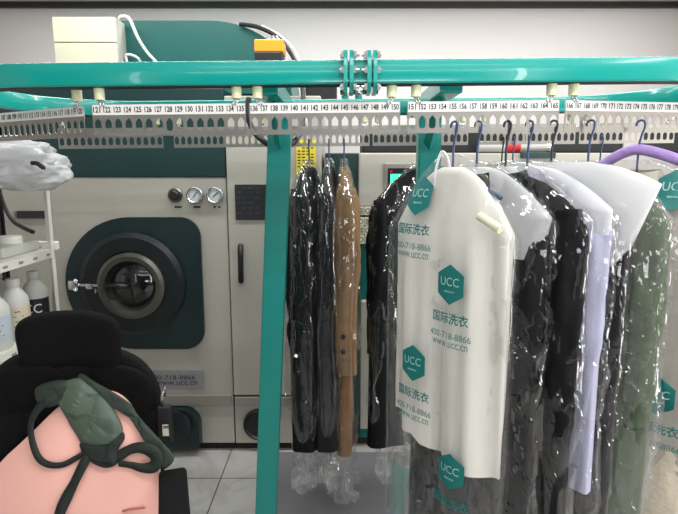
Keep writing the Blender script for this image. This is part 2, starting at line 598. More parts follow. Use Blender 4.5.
# second cabinet section
d2 = MB().span((xs, YM - 0.012, mz(394.5)), (xr, YM + 0.68, mz(96)), 0.006).build('cabinet_door', 'machine', mach)
MB().span((xs, YM + 0.0, zb), (xr, YM + 0.66, mz(404.5)), 0.004).build('lower_panel', 'machine', mach)
MB().span((xs + 0.004, YM - 0.016, mz(405)), (xr, YM + 0.1, mz(396)), 0.003).build('kick_strip', 'machined', mach)
cp = MB().span(V(234.5, 184.5, YM - 0.02), V(268, 219.5, YM + 0.0), 0.003).build('control_panel', 'panel', d2)
b = MB()
for j, vv in enumerate((188, 192, 198, 203, 208, 213)):
    for i, uu in enumerate((238, 244, 250, 257)):
        if (i * 7 + j * 5) % 4 != 0:
            p = V(uu + (j % 2), vv, YM - 0.021)
            b.box(p, (0.012 + 0.006 * ((i + j) % 3), 0.001, 0.003))
b.build('panel_print', 'panelink', cp)
MB().tube([V(240.5, 246, YM), V(240.5, 246, YM - 0.05), V(240.5, 256, YM - 0.055), V(240.8, 272, YM - 0.055), V(241, 281, YM - 0.05), V(241, 281, YM)], 0.014, 10).build('door_handle', 'black', d2, smooth=True)
MB().lathe([(0.088, 0), (0.088, 0.012), (0.078, 0.018), (0.07, 0.006), (0, 0.0)], V(260, 424, YM), (0, -1, 0), 36).build('drain_port', 'black', mach, auto=30)
nt_ = MB().span(V(296, 140, YM - 0.018), V(316, 176, YM - 0.012)).build('yellow_notice', 'yellow', mach)
tag(nt_, 'yellow notice')
b = MB()
for j in range(9):
    vv = 148 + j * 3.1
    for i in range(4):
        if (i * 3 + j * 5) % 7:
            p = V(299 + i * 4.4, vv, YM - 0.0185)
            b.box(p, (0.016 - 0.004 * ((i + j) % 2), 0.001, 0.0055))
b.build('notice_lettering', 'ink', nt_)

# cream control box on the machine and the cable across it
cb = thing('control_box', 'cream electrical box standing on top of the green machine', 'box', (V(85, 60, 2.86).x, 2.86, ztop))
a, c = V(52.5, 17.3, 2.78), V(118, 62, 2.78)
MB().span((a.x, 2.79, ztop), (c.x, 3.03, a.z), 0.006).build('case', 'creamg', cb)
MB().span((a.x, 2.77, V(60, 42.6, 2.78).z), (c.x, 2.79, a.z), 0.004).build('lid', 'cream', cb)
MB().span((a.x, 2.772, ztop), (c.x, 2.79, V(60, 43.2, 2.78).z), 0.004).build('lower_cover', 'cream', cb)


def spline(pts, n=10):
    P = [Vector(p) for p in pts]
    P = [P[0] * 2 - P[1]] + P + [P[-1] * 2 - P[-2]]
    out = []
    for i in range(1, len(P) - 2):
        for j in range(n):
            t = j / n
            a, b_, c_, d = P[i - 1], P[i], P[i + 1], P[i + 2]
            out.append(0.5 * ((2 * b_) + (c_ - a) * t + (2 * a - 5 * b_ + 4 * c_ - d) * t * t + (3 * b_ - a - 3 * c_ + d) * t ** 3))
    out.append(P[-2])
    return out


def cable(name, label, pts, r, mat):
    o = MB().tube(spline(pts, 8), r, 8).build(name, mat, smooth=True)
    return tag(o, label, 'cable')


cable('white_cable', 'white cable draped over the cream box and green hood', [V(119, 40, 3.05) , V(119, 20, 2.86), V(124, 16.4, 2.82), V(130, 20, 2.82), V(138, 38, 2.84), V(147, 52, 2.86), V(156, 62, 2.87), V(164, 72, 2.86), V(170, 86, 2.87)], 0.008, 'white')
cable('grey_cable', 'short pale cable leaving the cream box side just above the beam', [V(128, 66, 2.86), V(126, 56, 2.85), V(131, 55, 2.85), V(138, 58.5, 2.86), V(141, 66, 2.88), V(143, 86, 2.9)], 0.007, 'white')

# orange steam actuator
ob = thing('orange_actuator', 'orange and black motor box with two bolts, just above the beam', 'motor', V(269, 60, 2.72))
oy = 2.62
a, c = V(254, 39, oy), V(283.5, 58.5, oy)
zz = V(269, 51.7, oy).z
MB().span((a.x, oy, zz), (c.x, oy + 0.13, a.z), 0.005).build('cover', 'orange', ob)
MB().span((a.x, oy, c.z - 0.12), (c.x - 0.005, oy + 0.13, zz - 0.001), 0.004).build('housing', 'black', ob)
for u_ in (268, 273, 277):
    b = MB()
    p = V(u_, 39, oy + 0.05)
    p.z = a.z
    b.cyl(p, p + Vector((0, 0, 0.02 + 0.006 * (u_ % 2))), 0.008, n=8)
    b.cyl(p + Vector((0, 0, 0.006)), p + Vector((0, 0, 0.014)), 0.013, n=6)
    b.build('bolt', 'zinc', ob)
# column that carries it
MB().span((a.x + 0.03, oy + 0.02, 1.77 if False else mz(96) + 0.0), (c.x - 0.03, oy + 0.11, c.z - 0.12), 0.003).build('stem', 'black', ob)

bb = thing('black_junction_box', 'black box showing between the beam and plates 141 to 144', 'box', V(320, 100, 2.7))
a, c = V(301, 84, 2.74), V(337, 106, 2.74)
MB().span((a.x, 2.74, c.z - 0.02), (c.x, 2.92, a.z), 0.006).build('case', 'black', bb)
MB().span((a.x + 0.01, 2.733, c.z), (c.x - 0.01, 2.742, a.z - 0.012), 0.003).build('cover', 'slot', bb)
MB().span((a.x + 0.05, 2.76, mz(96)), (a.x + 0.08, 2.86, c.z - 0.018)).build('foot', 'black', bb)
cable('black_cable', 'black cable looping down past plates 140 and 141', [V(240, 24, 2.88), V(258, 27, 2.84), V(276, 36, 2.82), V(290, 52, 2.78), V(298, 70, 2.70), V(303, 92, 2.62), V(303, 118, 2.45), V(300, 134, 2.30), V(290, 145, 2.10), V(276, 147, 2.02), V(262, 140, 2.02), V(252, 128, 2.08), V(247, 112, 2.1), V(249, 98, 2.12)], 0.011, 'blackr')
cable('pale_cable', 'thin white cable beside the black cable over the hood', [V(262, 26, 2.88), V(280, 36, 2.84), V(294, 50, 2.80), V(300, 66, 2.74), V(304, 90, 2.66), V(306, 120, 2.6), V(306, 140, 2.66)], 0.006, 'white')

# ------------------------------------------------------------------ teal machine behind the coats
Y3 = 2.74


def x3(u):
    return V(u, 280, Y3).x


pm = thing('pressing_machine', 'teal and white machine with green lit screen, behind the hanging coats', 'machine', ((x3(326) + x3(610)) / 2, Y3, 0))
z3 = V(339, 153, Y3).z
MB().span((x3(325.5), Y3, 0.05), (x3(360), Y3 + 0.6, z3), 0.006).build('side_column', 'teal' if False else 'green', pm)
MB().span((x3(360), Y3 + 0.01, 0.05), (x3(612), Y3 + 0.6, V(339, 206, Y3).z), 0.004).build('lower_body', 'hood', pm)
hd = MB().span((x3(358), Y3 - 0.02, V(339, 206, Y3).z), (x3(612), Y3 + 0.6, z3), 0.008).build('head', 'machine', pm)
MB().span((x3(326), Y3 + 0.04, 0), (x3(612), Y3 + 0.56, 0.05)).build('plinth', 'slot', pm)
a, c = V(384, 163, Y3 - 0.02), V(436, 191, Y3 - 0.02)
bz = MB().span((a.x, Y3 - 0.03, c.z), (c.x, Y3 - 0.015, a.z), 0.012, 3).build('screen_bezel', 'machined', hd)
a, c = V(388, 168, Y3 - 0.03), V(432, 189, Y3 - 0.03)
sc_ = MB().span((a.x, Y3 - 0.034, c.z), (c.x, Y3 - 0.026, a.z), 0.003).build('screen', 'panel', hd)
b = MB()
a, c = V(390.5, 174, Y3 - 0.034), V(404, 187, Y3 - 0.034)
b.span((a.x, Y3 - 0.0365, c.z), (c.x, Y3 - 0.033, a.z))
b.build('display', 'screenglow', sc_)
MB().box(V(391, 171.5, Y3 - 0.035), (0.012, 0.004, 0.012)).build('indicator', 'red', sc_)
b = MB()
for j, vv in enumerate((206.5, 217, 226, 235)):
    for i, uu in enumerate((357.5, 364.5)):
        a, c = V(uu, vv, Y3), V(uu + 6.2, vv + 8, Y3)
        b.span((a.x, Y3 - 0.026, c.z), (c.x, Y3 - 0.002, a.z))
st = b.build('warning_sticker', 'cream', pm)
b = MB()
for j, vv in enumerate((206.5, 217, 226, 235)):
    for i, uu in enumerate((357.5, 364.5)):
        p = V(uu + 3.1, vv + 4, Y3)
        if (i + j) % 2:
            b.lathe([(0.009, 0), (0.011, 0.001), (0.013, 0)], (p.x, Y3 - 0.0265, p.z), (0, -1, 0), 16)
        else:
            for q in (-0.012, -0.004, 0.004, 0.012):
                b.box((p.x, Y3 - 0.0265, p.z + q), (0.024, 0.001, 0.0035))
b.build('sticker_print', 'ink', st)
MB().span((x3(361), Y3 - 0.03, 0.12), (x3(371), Y3 + 0.02, V(339, 300, Y3).z), 0.004).build('drain_channel', 'machine', pm)
# black duct on its top
du = thing('black_duct', 'long black duct lying on top of the white machine behind the plates', 'duct', (x3(500), Y3 + 0.2, z3))
MB().span((x3(362), Y3 + 0.05, z3), (x3(690), Y3 + 0.4, V(339, 127, Y3 + 0.05).z), 0.01).build('casing', 'slot', du)
for u_ in (420, 520, 616):
    w_ = 0.012 if u_ != 616 else 0.085
    MB().span((x3(u_), Y3 + 0.035, z3 + 0.002), (x3(u_) + w_, Y3 + 0.06, V(339, 128, Y3 + 0.05).z), 0.003).build('joint_band', 'machined' if u_ != 616 else 'machine', du)
pp = thing('grey_pipe', 'grey pipe with a red band, lying level just below the perforated plates', 'pipe', V(520, 150, Y3))
p0, p1 = V(478, 148.5, Y3), V(545, 148.5, Y3)
zc = z3 + 0.03
MB().cyl((p0.x, Y3, zc), (p1.x, Y3, zc), 0.028, n=24).build('tube', 'pipe', pp, auto=40)
q0, q1 = V(506, 148.5, Y3), V(519, 148.5, Y3)
MB().cyl((q0.x, Y3, zc), (q1.x, Y3, zc), 0.0295, n=24).build('band', 'red', pp, auto=40)
MB().cyl((p1.x, Y3, zc), (p1.x + 0.03, Y3, zc), 0.022, n=20).build('end_cap', 'zinc', pp, auto=40)
tb = MB().span(V(522, 152, Y3 - 0.06), V(553.5, 158.5, Y3 - 0.03), 0.004).build('green_nameplate', 'green', pm)

M['mat'] = pbr('plain_grey_sheet', (118, 117, 120), 0.55, var=0.06, vscale=5)  # even grey, darker than the tiles, for the thin sheet below
tag(MB().span((-0.35, 1.98, 0.0), (1.3, 2.68, 0.006), 0.003).build('floor_sheet', 'mat'), 'thin grey sheet on the floor under the bagged coats beside the left post', 'mat')  # thin darker grey sheet laid over the tiles between post and coats

# ------------------------------------------------------------------ conveyor
YF, YB = 1.43, 2.20
RC = (YB - YF) / 2
YC = (YF + YB) / 2
XL, XR = -0.76, 0.80
BH = 0.058


def slope(x):
    return 0.0095 * x


ZB0, ZB1 = 1.709, 1.709 + BH
ZP1, ZP0 = 1.668, 1.588


def loop_pts(y_in, y_out_sign, n=18):
    pass


def loop_path(r, n=20):
    """closed racetrack path of half-width r about the loop's centre line"""
    pts = []
    for i in range(n + 1):
        a = PI / 2 * 3 - PI * i / n
        pts.append((XL + r * math.cos(a), YC + r * math.sin(a)))
    for i in range(n + 1):
        a = PI / 2 - PI * i / n
        pts.append((XR + r * math.cos(a), YC + r * math.sin(a)))
    return pts


conv = thing('garment_conveyor', 'teal oval overhead garment conveyor frame on slanted posts', 'conveyor', (0, YC, 0))


def loop_solid(mb, prof):
    """sweep a closed profile [(offset, z)] round the racetrack"""
    loops = [loop_path(RC + o) for o, z in prof]
    n = len(loops[0])
    rings = []
    for i in range(n):
        rings.append([mb.bm.verts.new((loops[k][i][0], loops[k][i][1], prof[k][1] + slope(loops[k][i][0]))) for k in range(len(prof))])
    m = len(prof)
    for i in range(n):
        a, b_ = rings[i], rings[(i + 1) % n]
        for k in range(m):
            mb.bm.faces.new((a[k], a[(k + 1) % m], b_[(k + 1) % m], b_[k]))


hw = 0.03
bv = 0.005
prof = [(-hw + bv, ZB0), (hw - bv, ZB0), (hw - 0.0015, ZB0 + 0.0015), (hw, ZB0 + bv), (hw, ZB1 - bv), (hw - 0.0015, ZB1 - 0.0015), (hw - bv, ZB1), (-hw + bv, ZB1), (-hw + 0.0015, ZB1 - 0.0015), (-hw, ZB1 - bv), (-hw, ZB0 + bv), (-hw + 0.0015, ZB0 + 0.0015)]
b = MB()
loop_solid(b, prof)
b.build('rail_beam', 'beam', conv, auto=50)
b = MB()
loop_solid(b, [(-0.019, ZB0 - 0.0015), (0.019, ZB0 - 0.0015), (0.019, ZB0 + 0.004), (-0.019, ZB0 + 0.004)])
b.build('chain_track', 'slot', conv)

# flanged joint
for u0 in (345.5, 369):
    for du_ in (0, 6):
        x = V(u0 + du_, 71, YF - 0.03).x
        b = MB()
        zc = (ZB0 + ZB1) / 2
        w_, h_ = 0.105, 0.102
        ch = 0.022
        pl = [(-w_ / 2 + ch, -h_ / 2), (w_ / 2 - ch, -h_ / 2), (w_ / 2, -h_ / 2 + ch), (w_ / 2, h_ / 2 - ch), (w_ / 2 - ch, h_ / 2), (-w_ / 2 + ch, h_ / 2), (-w_ / 2, h_ / 2 - ch), (-w_ / 2, -h_ / 2 + ch)]
        b.prism(pl, lambda px, pz, h: Vector((h, YF + px, zc + pz)), x - 0.005, x + 0.005)
        fl = b.build('joint_flange', 'beam', conv)
        if (u0 < 350 and du_ == 6) or (u0 > 350 and du_ == 0):
            s_ = 1 if u0 < 350 else -1
        else:
            s_ = -1 if u0 < 350 else 1
        for zz_ in (-0.038, 0.002, 0.038):
            for yy in (-0.041, 0.041):
                b = MB()
                p = Vector((x + s_ * 0.005, YF + yy, zc + zz_))
                b.cyl(p, p + Vector((s_ * 0.007, 0, 0)), 0.0085, n=6)
                b.cyl(p + Vector((s_ * 0.007, 0, 0)), p + Vector((s_ * (0.014 if s_ * (u0 - 360) < 0 else 0.009), 0, 0)), 0.0045, n=8)
                b.build('bolt', 'zinc', fl, auto=30)

# posts with cross arms and braces
for (ut, vt, ub, vb) in ((279.5, 150, 266.5, 510), (428.5, 150, 424, 510)):
    pt, pb = V(ut, vt, YC), V(ub, vb, YC)
    d = (pb - pt) / (pb.z - pt.z)
    foot = pt + d * (0.0 - pt.z)
    foot.y = YC
    top = pt + d * (ZB0 - 0.016 - pt.z)
    top.y = YC
    hwp = 0.037
    b = MB()
    sq = [(-hwp, -0.03), (hwp, -0.03), (hwp, 0.03), (-hwp, 0.03)]
    vs0 = [b.bm.verts.new((foot.x + x, YC + y, 0.012)) for x, y in sq]
    vs1 = [b.bm.verts.new((top.x + x, YC + y, top.z)) for x, y in sq]
    b.bm.faces.new(vs0)
    b.bm.faces.new(vs1)
    for i in range(4):
        b.bm.faces.new((vs0[i], vs0[(i + 1) % 4], vs1[(i + 1) % 4], vs1[i]))
    bmesh.ops.bevel(b.bm, geom=b.bm.edges[:], offset=0.004, segments=2, affect='EDGES')
    post = b.build('post', 'teal', conv, auto=40)
    MB().box((foot.x, YC, 0.007), (0.16, 0.16, 0.014), None, 0.003).build('foot_plate', 'beam', post)
    sz = slope(top.x)
    arm = MB().box((top.x, YC, ZB0 + 0.006 + sz), (0.06, YB - YF - 0.06, 0.045), None, 0.004).build('cross_arm', 'beam', conv)
    for s_ in (-1, 1):
        b = MB()
        pa = Vector((top.x, YC + s_ * 0.02, top.z - 0.12))
        pz = Vector((top.x, YC + s_ * 0.20, ZB0 - 0.008 + sz))
        b.tube([pa, pz], 0.018, 4)
        b.build('brace', 'teal', conv)
# diagonal stays between post top and front beam
for xa, xb in ((-0.245, -0.12), (0.42, 0.52)):
    pass


# number plates
def plate_poly(length, n=15):
    """slotted plate outline and its slots in local (x, z), z=0 at top"""
    H = ZP1 - ZP0
    out = [(0, 0), (length, 0), (length, -H), (0, -H)]
    holes = []
    p = length / n
    for i in range(n):
        c = p * (i + 0.5)
        w = p * 0.325
        t, bt = -0.0345, -0.0675
        hole = [(c, t), (c + w * 0.66, t - 0.006), (c + w, t - 0.011), (c + w, bt + 0.006), (c + w * 0.7, bt + 0.0015), (c + w * 0.25, bt), (c - w * 0.25, bt), (c - w * 0.7, bt + 0.0015), (c - w, bt + 0.006), (c - w, t - 0.011), (c - w * 0.66, t - 0.006)]
        holes.append(hole)
    return out, holes


_pm = {}


def plate_mesh(length, n, mat):
    key = (round(length, 4), n, mat)
    if key in _pm:
        return _pm[key]
    out, holes = plate_poly(length, n)
    cu = bpy.data.curves.new('p', 'CURVE')
    cu.dimensions = '2D'
    cu.fill_mode = 'BOTH'
    cu.extrude = 0.0007
    for poly in [out] + holes:
        s = cu.splines.new('POLY')
        s.points.add(len(poly) - 1)
        for q, (x, z) in zip(s.points, poly):
            q.co = (x, z, 0, 1)
        s.use_cyclic_u = True
    o = bpy.data.objects.new('p', cu)
    COL.objects.link(o)
    dg = bpy.context.evaluated_depsgraph_get()
    me = bpy.data.meshes.new_from_object(o.evaluated_get(dg))
    bpy.data.objects.remove(o)
    bpy.data.curves.remove(cu)
    me.transform(Matrix.Rotation(PI / 2, 4, 'X'))
    me.materials.clear()
    me.materials.append(M[mat])
    me.name = 'perforated_plate'
    _pm[key] = me
    return me


def number_plate(p0, p1, label, first=None, n=15, group=None, rollers=(True, True), strip=True, mat='steel', tilt=0.0):
    """one slotted plate hung under the rail from p0 to p1 (left, right end of its top edge)"""
    p0, p1 = Vector(p0), Vector(p1)
    d = p1 - p0
    L = d.length
    rz = math.atan2(d.y, d.x)
    ry = -math.asin(d.z / L)
    root = bpy.data.objects.new('slotted_number_plate', None)
    root.empty_display_size = 0.03
    COL.objects.link(root)
    root.location = p0
    root.rotation_euler = (tilt, ry, rz)
    tag(root, label, 'number plate', group)
    root['_loc'] = 1
    pl = bpy.data.objects.new('perforated_plate', plate_mesh(L, n, mat))
    COL.objects.link(pl)
    pl.parent = root
    fy = -0.0012
    if strip:
        ls = MB().span((0.002, fy - 0.0008, -0.0265), (L - 0.002, fy + 0.0012, -0.001)).build('label_strip', 'white', root)
        if first:
            ls['_loc'] = 1
            b = MB()
            p = L / n
            for i in range(n):
                put_text(b, str(first + i), p * (i + 0.5), -0.0135, p * 0.70, 0.0145, lambda x, y: Vector((x, fy - 0.0013, y)), 0.028)
            b.build('numbers', 'ink', ls, flip=False)
    for side, on in zip((0.022, L - 0.022), rollers):
        if not on:
            continue
        zt = ZB0 - 0.001 - (ZP1)
        r = MB().cyl((side, 0, zt - 0.029), (side, 0, zt + 0.0), 0.0128, n=20).build('roller', 'nylon', root, auto=40)
        r['_loc'] = 1
        b = MB()
        s_ = 1 if side < L / 2 else -1
        for k_ in (-0.004, 0.004):
            b.tube([(side + k_, -0.001, zt - 0.027), (side + k_ + s_ * 0.001, -0.001, zt - 0.034), (side + k_ + s_ * 0.006, -0.003, -0.001), (side + k_ + s_ * 0.008, -0.004, -0.006)], 0.0026, 6)
        b.build('roller_link', 'zinc', r, smooth=True)
    return root


def XF(u, v=118):
    return V(u, v, YF).x


fronts = [(92.5, 246, 121), (249.5, 400, 136), (407, 558.5, 151)]
for u0, u1, n0 in fronts:
    xa, xb = XF(u0), XF(u1)
    number_plate((xa, YF, ZP1 + slope(xa)), (xb, YF, ZP1 + slope(xb)), 'steel slotted plate on the near rail, numbered %d to %d' % (n0, n0 + 14), n0, group='numbered plates on the near rail')
# right end plate, follows the bend
pa = V(565.5, 99.6, YF)
number_plate((pa.x, YF, ZP1 + slope(pa.x)), (pa.x + 0.365, YF + 0.085, ZP1 + slope(pa.x + 0.37)), 'steel slotted plate on the near rail, numbered from 166, running out of view', 166, group='numbered plates on the near rail', rollers=(True, False))
# left bend plate 106..120
pb_ = V(83.5, 105, 1.45)
pa_ = (pb_.x - 0.335, 1.45 + 0.17)
number_plate((pa_[0], pa_[1], ZP1 + slope(pa_[0])), (pb_.x, 1.45, ZP1 + slope(pb_.x)), 'steel slotted plate round the left bend, ending at number 120', 106, group='numbered plates on the near rail', rollers=(False, True))
# far run: seen from inside
backs = [(58, 163), (173.5, 268.5), (272, 369.5), (372.5, 468), (478.5, 575), (579, 674)]
words = ['far-rail slotted plate under numbers 119 to 128, left of the crossing cable', 'far-rail slotted plate under numbers 129 to 137, crossed by the black cable at its end', 'far-rail slotted plate under numbers 138 to 147, with two hangers of bagged coats', 'far-rail slotted plate under numbers 148 to 156, beside the right post', 'far-rail slotted plate under numbers 158 to 166, above the red-banded pipe', 'far-rail slotted plate under numbers 167 onward, above the purple hanger']
for (u0, u1), w_ in zip(backs, words):
    xa, xb = V(u0, 138, YB).x, V(u1, 138, YB).x
    number_plate((xa, YB, ZP1 + slope(xa)), (xb, YB, ZP1 + slope(xb)), w_, None, group='plates on the far rail', strip=False, mat='steel2')
# two drive bolts on the far beam
for u_ in (345, 358.5):
    p = V(u_, 97, YB)
    p.z = ZB1 + slope(p.x)
    o = thing('clamp_bolt', 'zinc clamp bolt on the far beam seen above number %d' % (145 if u_ < 350 else 146), 'bolt', p, 'clamp bolts on the far beam')
    MB().cyl(p, p + Vector((0, 0, 0.03)), 0.006, n=10).build('shank', 'zinc', o, auto=30)
    MB().cyl(p + Vector((0, 0, 0.002)), p + Vector((0, 0, 0.015)), 0.016, n=6).build('nut', 'teal', o)
    b = MB()
    for a in range(3):
        d = Vector((math.cos(a * PI / 3), math.sin(a * PI / 3), 0)) * 0.019
        b.cyl(p + Vector((0, 0, 0.023)) - d, p + Vector((0, 0, 0.023)) + d, 0.005, n=8)
    b.build('star_knob', 'zinc', o)


# ------------------------------------------------------------------ clothes
def smooth(a, b, x):
    t = max(0.0, min(1.0, (x - a) / (b - a)))
    return t * t * (3 - 2 * t)


def fold_fn(seed, amp, k=28.0, L=1.0):
    rs = random.Random(seed)
    ph = [rs.uniform(0, 6.28) for _ in range(4)]
    off = Vector((rs.uniform(0, 50), rs.uniform(0, 50), rs.uniform(0, 50)))

    def f(x, z, ramp):
        n1 = noise.noise(Vector((x * k * 0.35, z * 1.6, 0)) + off)
        return amp * ramp * (0.55 * math.sin(k * x + ph[0] + 1.2 * z + 2.0 * n1) + 0.6 * n1 + 0.3 * math.sin(k * 2.1 * x + ph[1] + z * 2))
    return f


class Shell:
    """hanging flat tube of cloth or film in local axes: x across, -y front, z down from the rail"""

    def __init__(s, W, T, zn, L, neck=0.05, drop=0.10, flare=0.0, seed=1, fold=0.012, k=28.0, crumple=0.0, pw=0.75, bottom=1.0, tneck=0.02, cscale=14.0, ztop=None, skew=0.0, hem=0.0, rise=0.0):
        s.__dict__.update(locals())
        s.f = fold_fn(seed, fold, k)
        rs = random.Random(seed * 13 + 5)
        s.off = Vector((rs.uniform(0, 80), rs.uniform(0, 80), rs.uniform(0, 80)))

    def dims(s, h):
        """h: metres below the neck"""
        if h < s.drop:
            q = max(0.0, h / s.drop)
            w = s.neck + (s.W - s.neck) * (q ** 0.62)
        else:
            q = (h - s.drop) / max(1e-4, s.L - s.drop)
            w = s.W * (1 + s.flare * q)
            if s.bottom != 1.0:
                w *= 1 + (s.bottom - 1) * smooth(0.72, 1.0, q)
        t = s.tneck + (s.T - s.tneck) * smooth(0, 0.22, h)
        if s.bottom != 1.0:
            t *= 1 + (s.bottom - 1) * 0.8 * smooth(0.72, 1.0, (h - s.drop) / max(1e-4, s.L - s.drop))
        return w, t

    def pt(s, th, h):
        w, t = s.dims(h)
        c, sn = math.cos(th), math.sin(th)
        x = w * math.copysign(abs(c) ** s.pw, c)
        y = t * math.copysign(abs(sn) ** s.pw, sn)
        z = s.zn - h
        ramp = smooth(0.02, 0.25, h) * (0.35 + 0.65 * min(1, h / max(0.3, s.L)))
        dy = s.f(x + (0.4 if sn > 0 else 0), z, ramp)
        cy = 0.0
        if s.crumple:
            q = Vector((x, y, z * 0.42 + 0.9 * max(0.0, -0.42 - z) - 0.75 * max(0.0, -0.72 - z))) * s.cscale + s.off
            d0 = 0.0
            for lv, am in ((0.5, 1.5), (1.05, 0.75), (2.4, 0.14)):
                pq = q * lv + Vector((0.25 * noise.noise(q * 1.7), 0, 0.25 * noise.noise(q * 1.9 + s.off)))
                ds, ps = noise.voronoi(pq)
                g = noise.noise_vector(ps[0] * 5.31 + s.off)
                d0 += am * g.dot(pq - ps[0]) * 2.7
                d0 += am * 0.35 * noise.noise(ps[0] * 3.7)
            cy = s.crumple * (d0 + 0.25)
            x += cy * c * 0.8
            dy += cy * sn
        if s.skew:
            x += s.skew * h
        if s.rise:
            z += s.rise * max(0.0, -x / s.W) * smooth(0.3 * s.L, s.L, h)
        if s.hem:
            z += s.hem * smooth(s.L - 0.08, s.L, h) * noise.noise(Vector((x * 14, sn, 3)) + s.off)
        return Vector((x, y + dy, z))

    def front(s, x, z, off=0.003):
        """point on the front face at local (x, z)"""
        h = s.zn - z
        w, t = s.dims(h)
        r = max(-0.999, min(0.999, (x - s.skew * h) / w))
        c = math.copysign(abs(r) ** (1 / s.pw), r)
        th = -math.acos(c)
        p = s.pt(th, h)
        return Vector((x, p.y - off, z))

    def mesh(s, mb, nu=56, nv=60):
        vs = mb.grid(lambda i, j: s.pt(2 * PI * i / nu, s.L * (j / (nv - 1)) ** 1.0), nu, nv, wrap=True)
        return vs


def hook(root, zn, mat='hookblue', lean=0.0, bar=0.13, neckz=None, pm=1.0):
    """hanger hook from slot (z=0) down to the neck, with the shoulder bar under the cloth"""
    b = MB()
    pts = [(-0.010, 0.0, -0.004), (-0.009, 0, 0.006), (0.0, 0, 0.011), (0.009, 0, 0.006), (0.010, 0, -0.008), (0.004 + lean * 0.3, 0, -0.03), (lean * 0.6, 0, -0.06), (lean, 0, zn + 0.0)]
    b.tube(spline(pts, 6), 0.0031, 8)
    b.tube(spline([(lean - bar, 0, zn - 0.075), (lean - bar * 0.45, 0, zn - 0.035), (lean, 0, zn - 0.005), (lean + bar * 0.45, 0, zn - 0.035), (lean + bar, 0, zn - 0.075)], 6), 0.006, 8)
    return b.build('hanger', mat, root, smooth=True)


def sleeve(root, side, sh, mat, length=0.58, r=0.055, seed=0, ydir=-0.004, out=0.01, drop0=0.02, taper=0.28):
    ky = min(1.0, sh.T * 1.12 / r)
    w, t = sh.dims(sh.drop)
    b = MB()
    rs = random.Random(seed)
    n = 28
    N = 44
    rings = []
    off = Vector((rs.uniform(0, 40), rs.uniform(0, 40), 0))
    for j in range(N):
        q = j / (N - 1)
        x = side * (w - 0.035 + out * math.sin(q * PI * 0.6))
        y = ydir * q * 2
        z = sh.zn - sh.drop + drop0 - q * length
        rr = r * (0.62 + 0.38 * smooth(0, 0.12, q)) * (1 - taper * q ** 1.5)
        ring = []
        for k in range(n):
            a = 2 * PI * k / n
            nv_ = Vector((math.cos(a) * 1.3, math.sin(a) * 1.3, q * 7)) + off
            wob = 1 + 0.22 * noise.noise(nv_) + 0.16 * (0.5 - abs(noise.noise(nv_ * 2.1))) + 0.07 * math.sin(a * 5 + seed + q * 4)
            ring.append(b.bm.verts.new((x + rr * wob * math.cos(a) * 0.85, y + ky * rr * wob * math.sin(a), z)))
        rings.append(ring)
    for j in range(N - 1):
        for k in range(n):
            b.bm.faces.new((rings[j][k], rings[j][(k + 1) % n], rings[j + 1][(k + 1) % n], rings[j + 1][k]))
    b.bm.faces.new(rings[0])
    b.bm.faces.new(rings[-1])
    return b.build('sleeve', mat, root, smooth=True)


def collar(root, sh, mat, h=0.04, w=0.058):
    b = MB()
    n = 28

    def f(i, j):
        a = 2 * PI * i / n
        q = j / 4
        ww = w + 0.02 * q
        y = (0.036 + 0.014 * q) * math.sin(a)
        z = sh.zn + 0.012 - h * q * 1.0 - 0.03 * (1 if math.sin(a) < 0 else 0.3) * abs(math.sin(a)) * (0.4 + q)
        return (ww * math.cos(a), y, z)
    b.grid(f, n, 5, wrap=True)
    return b.build('collar', mat, root, smooth=True)


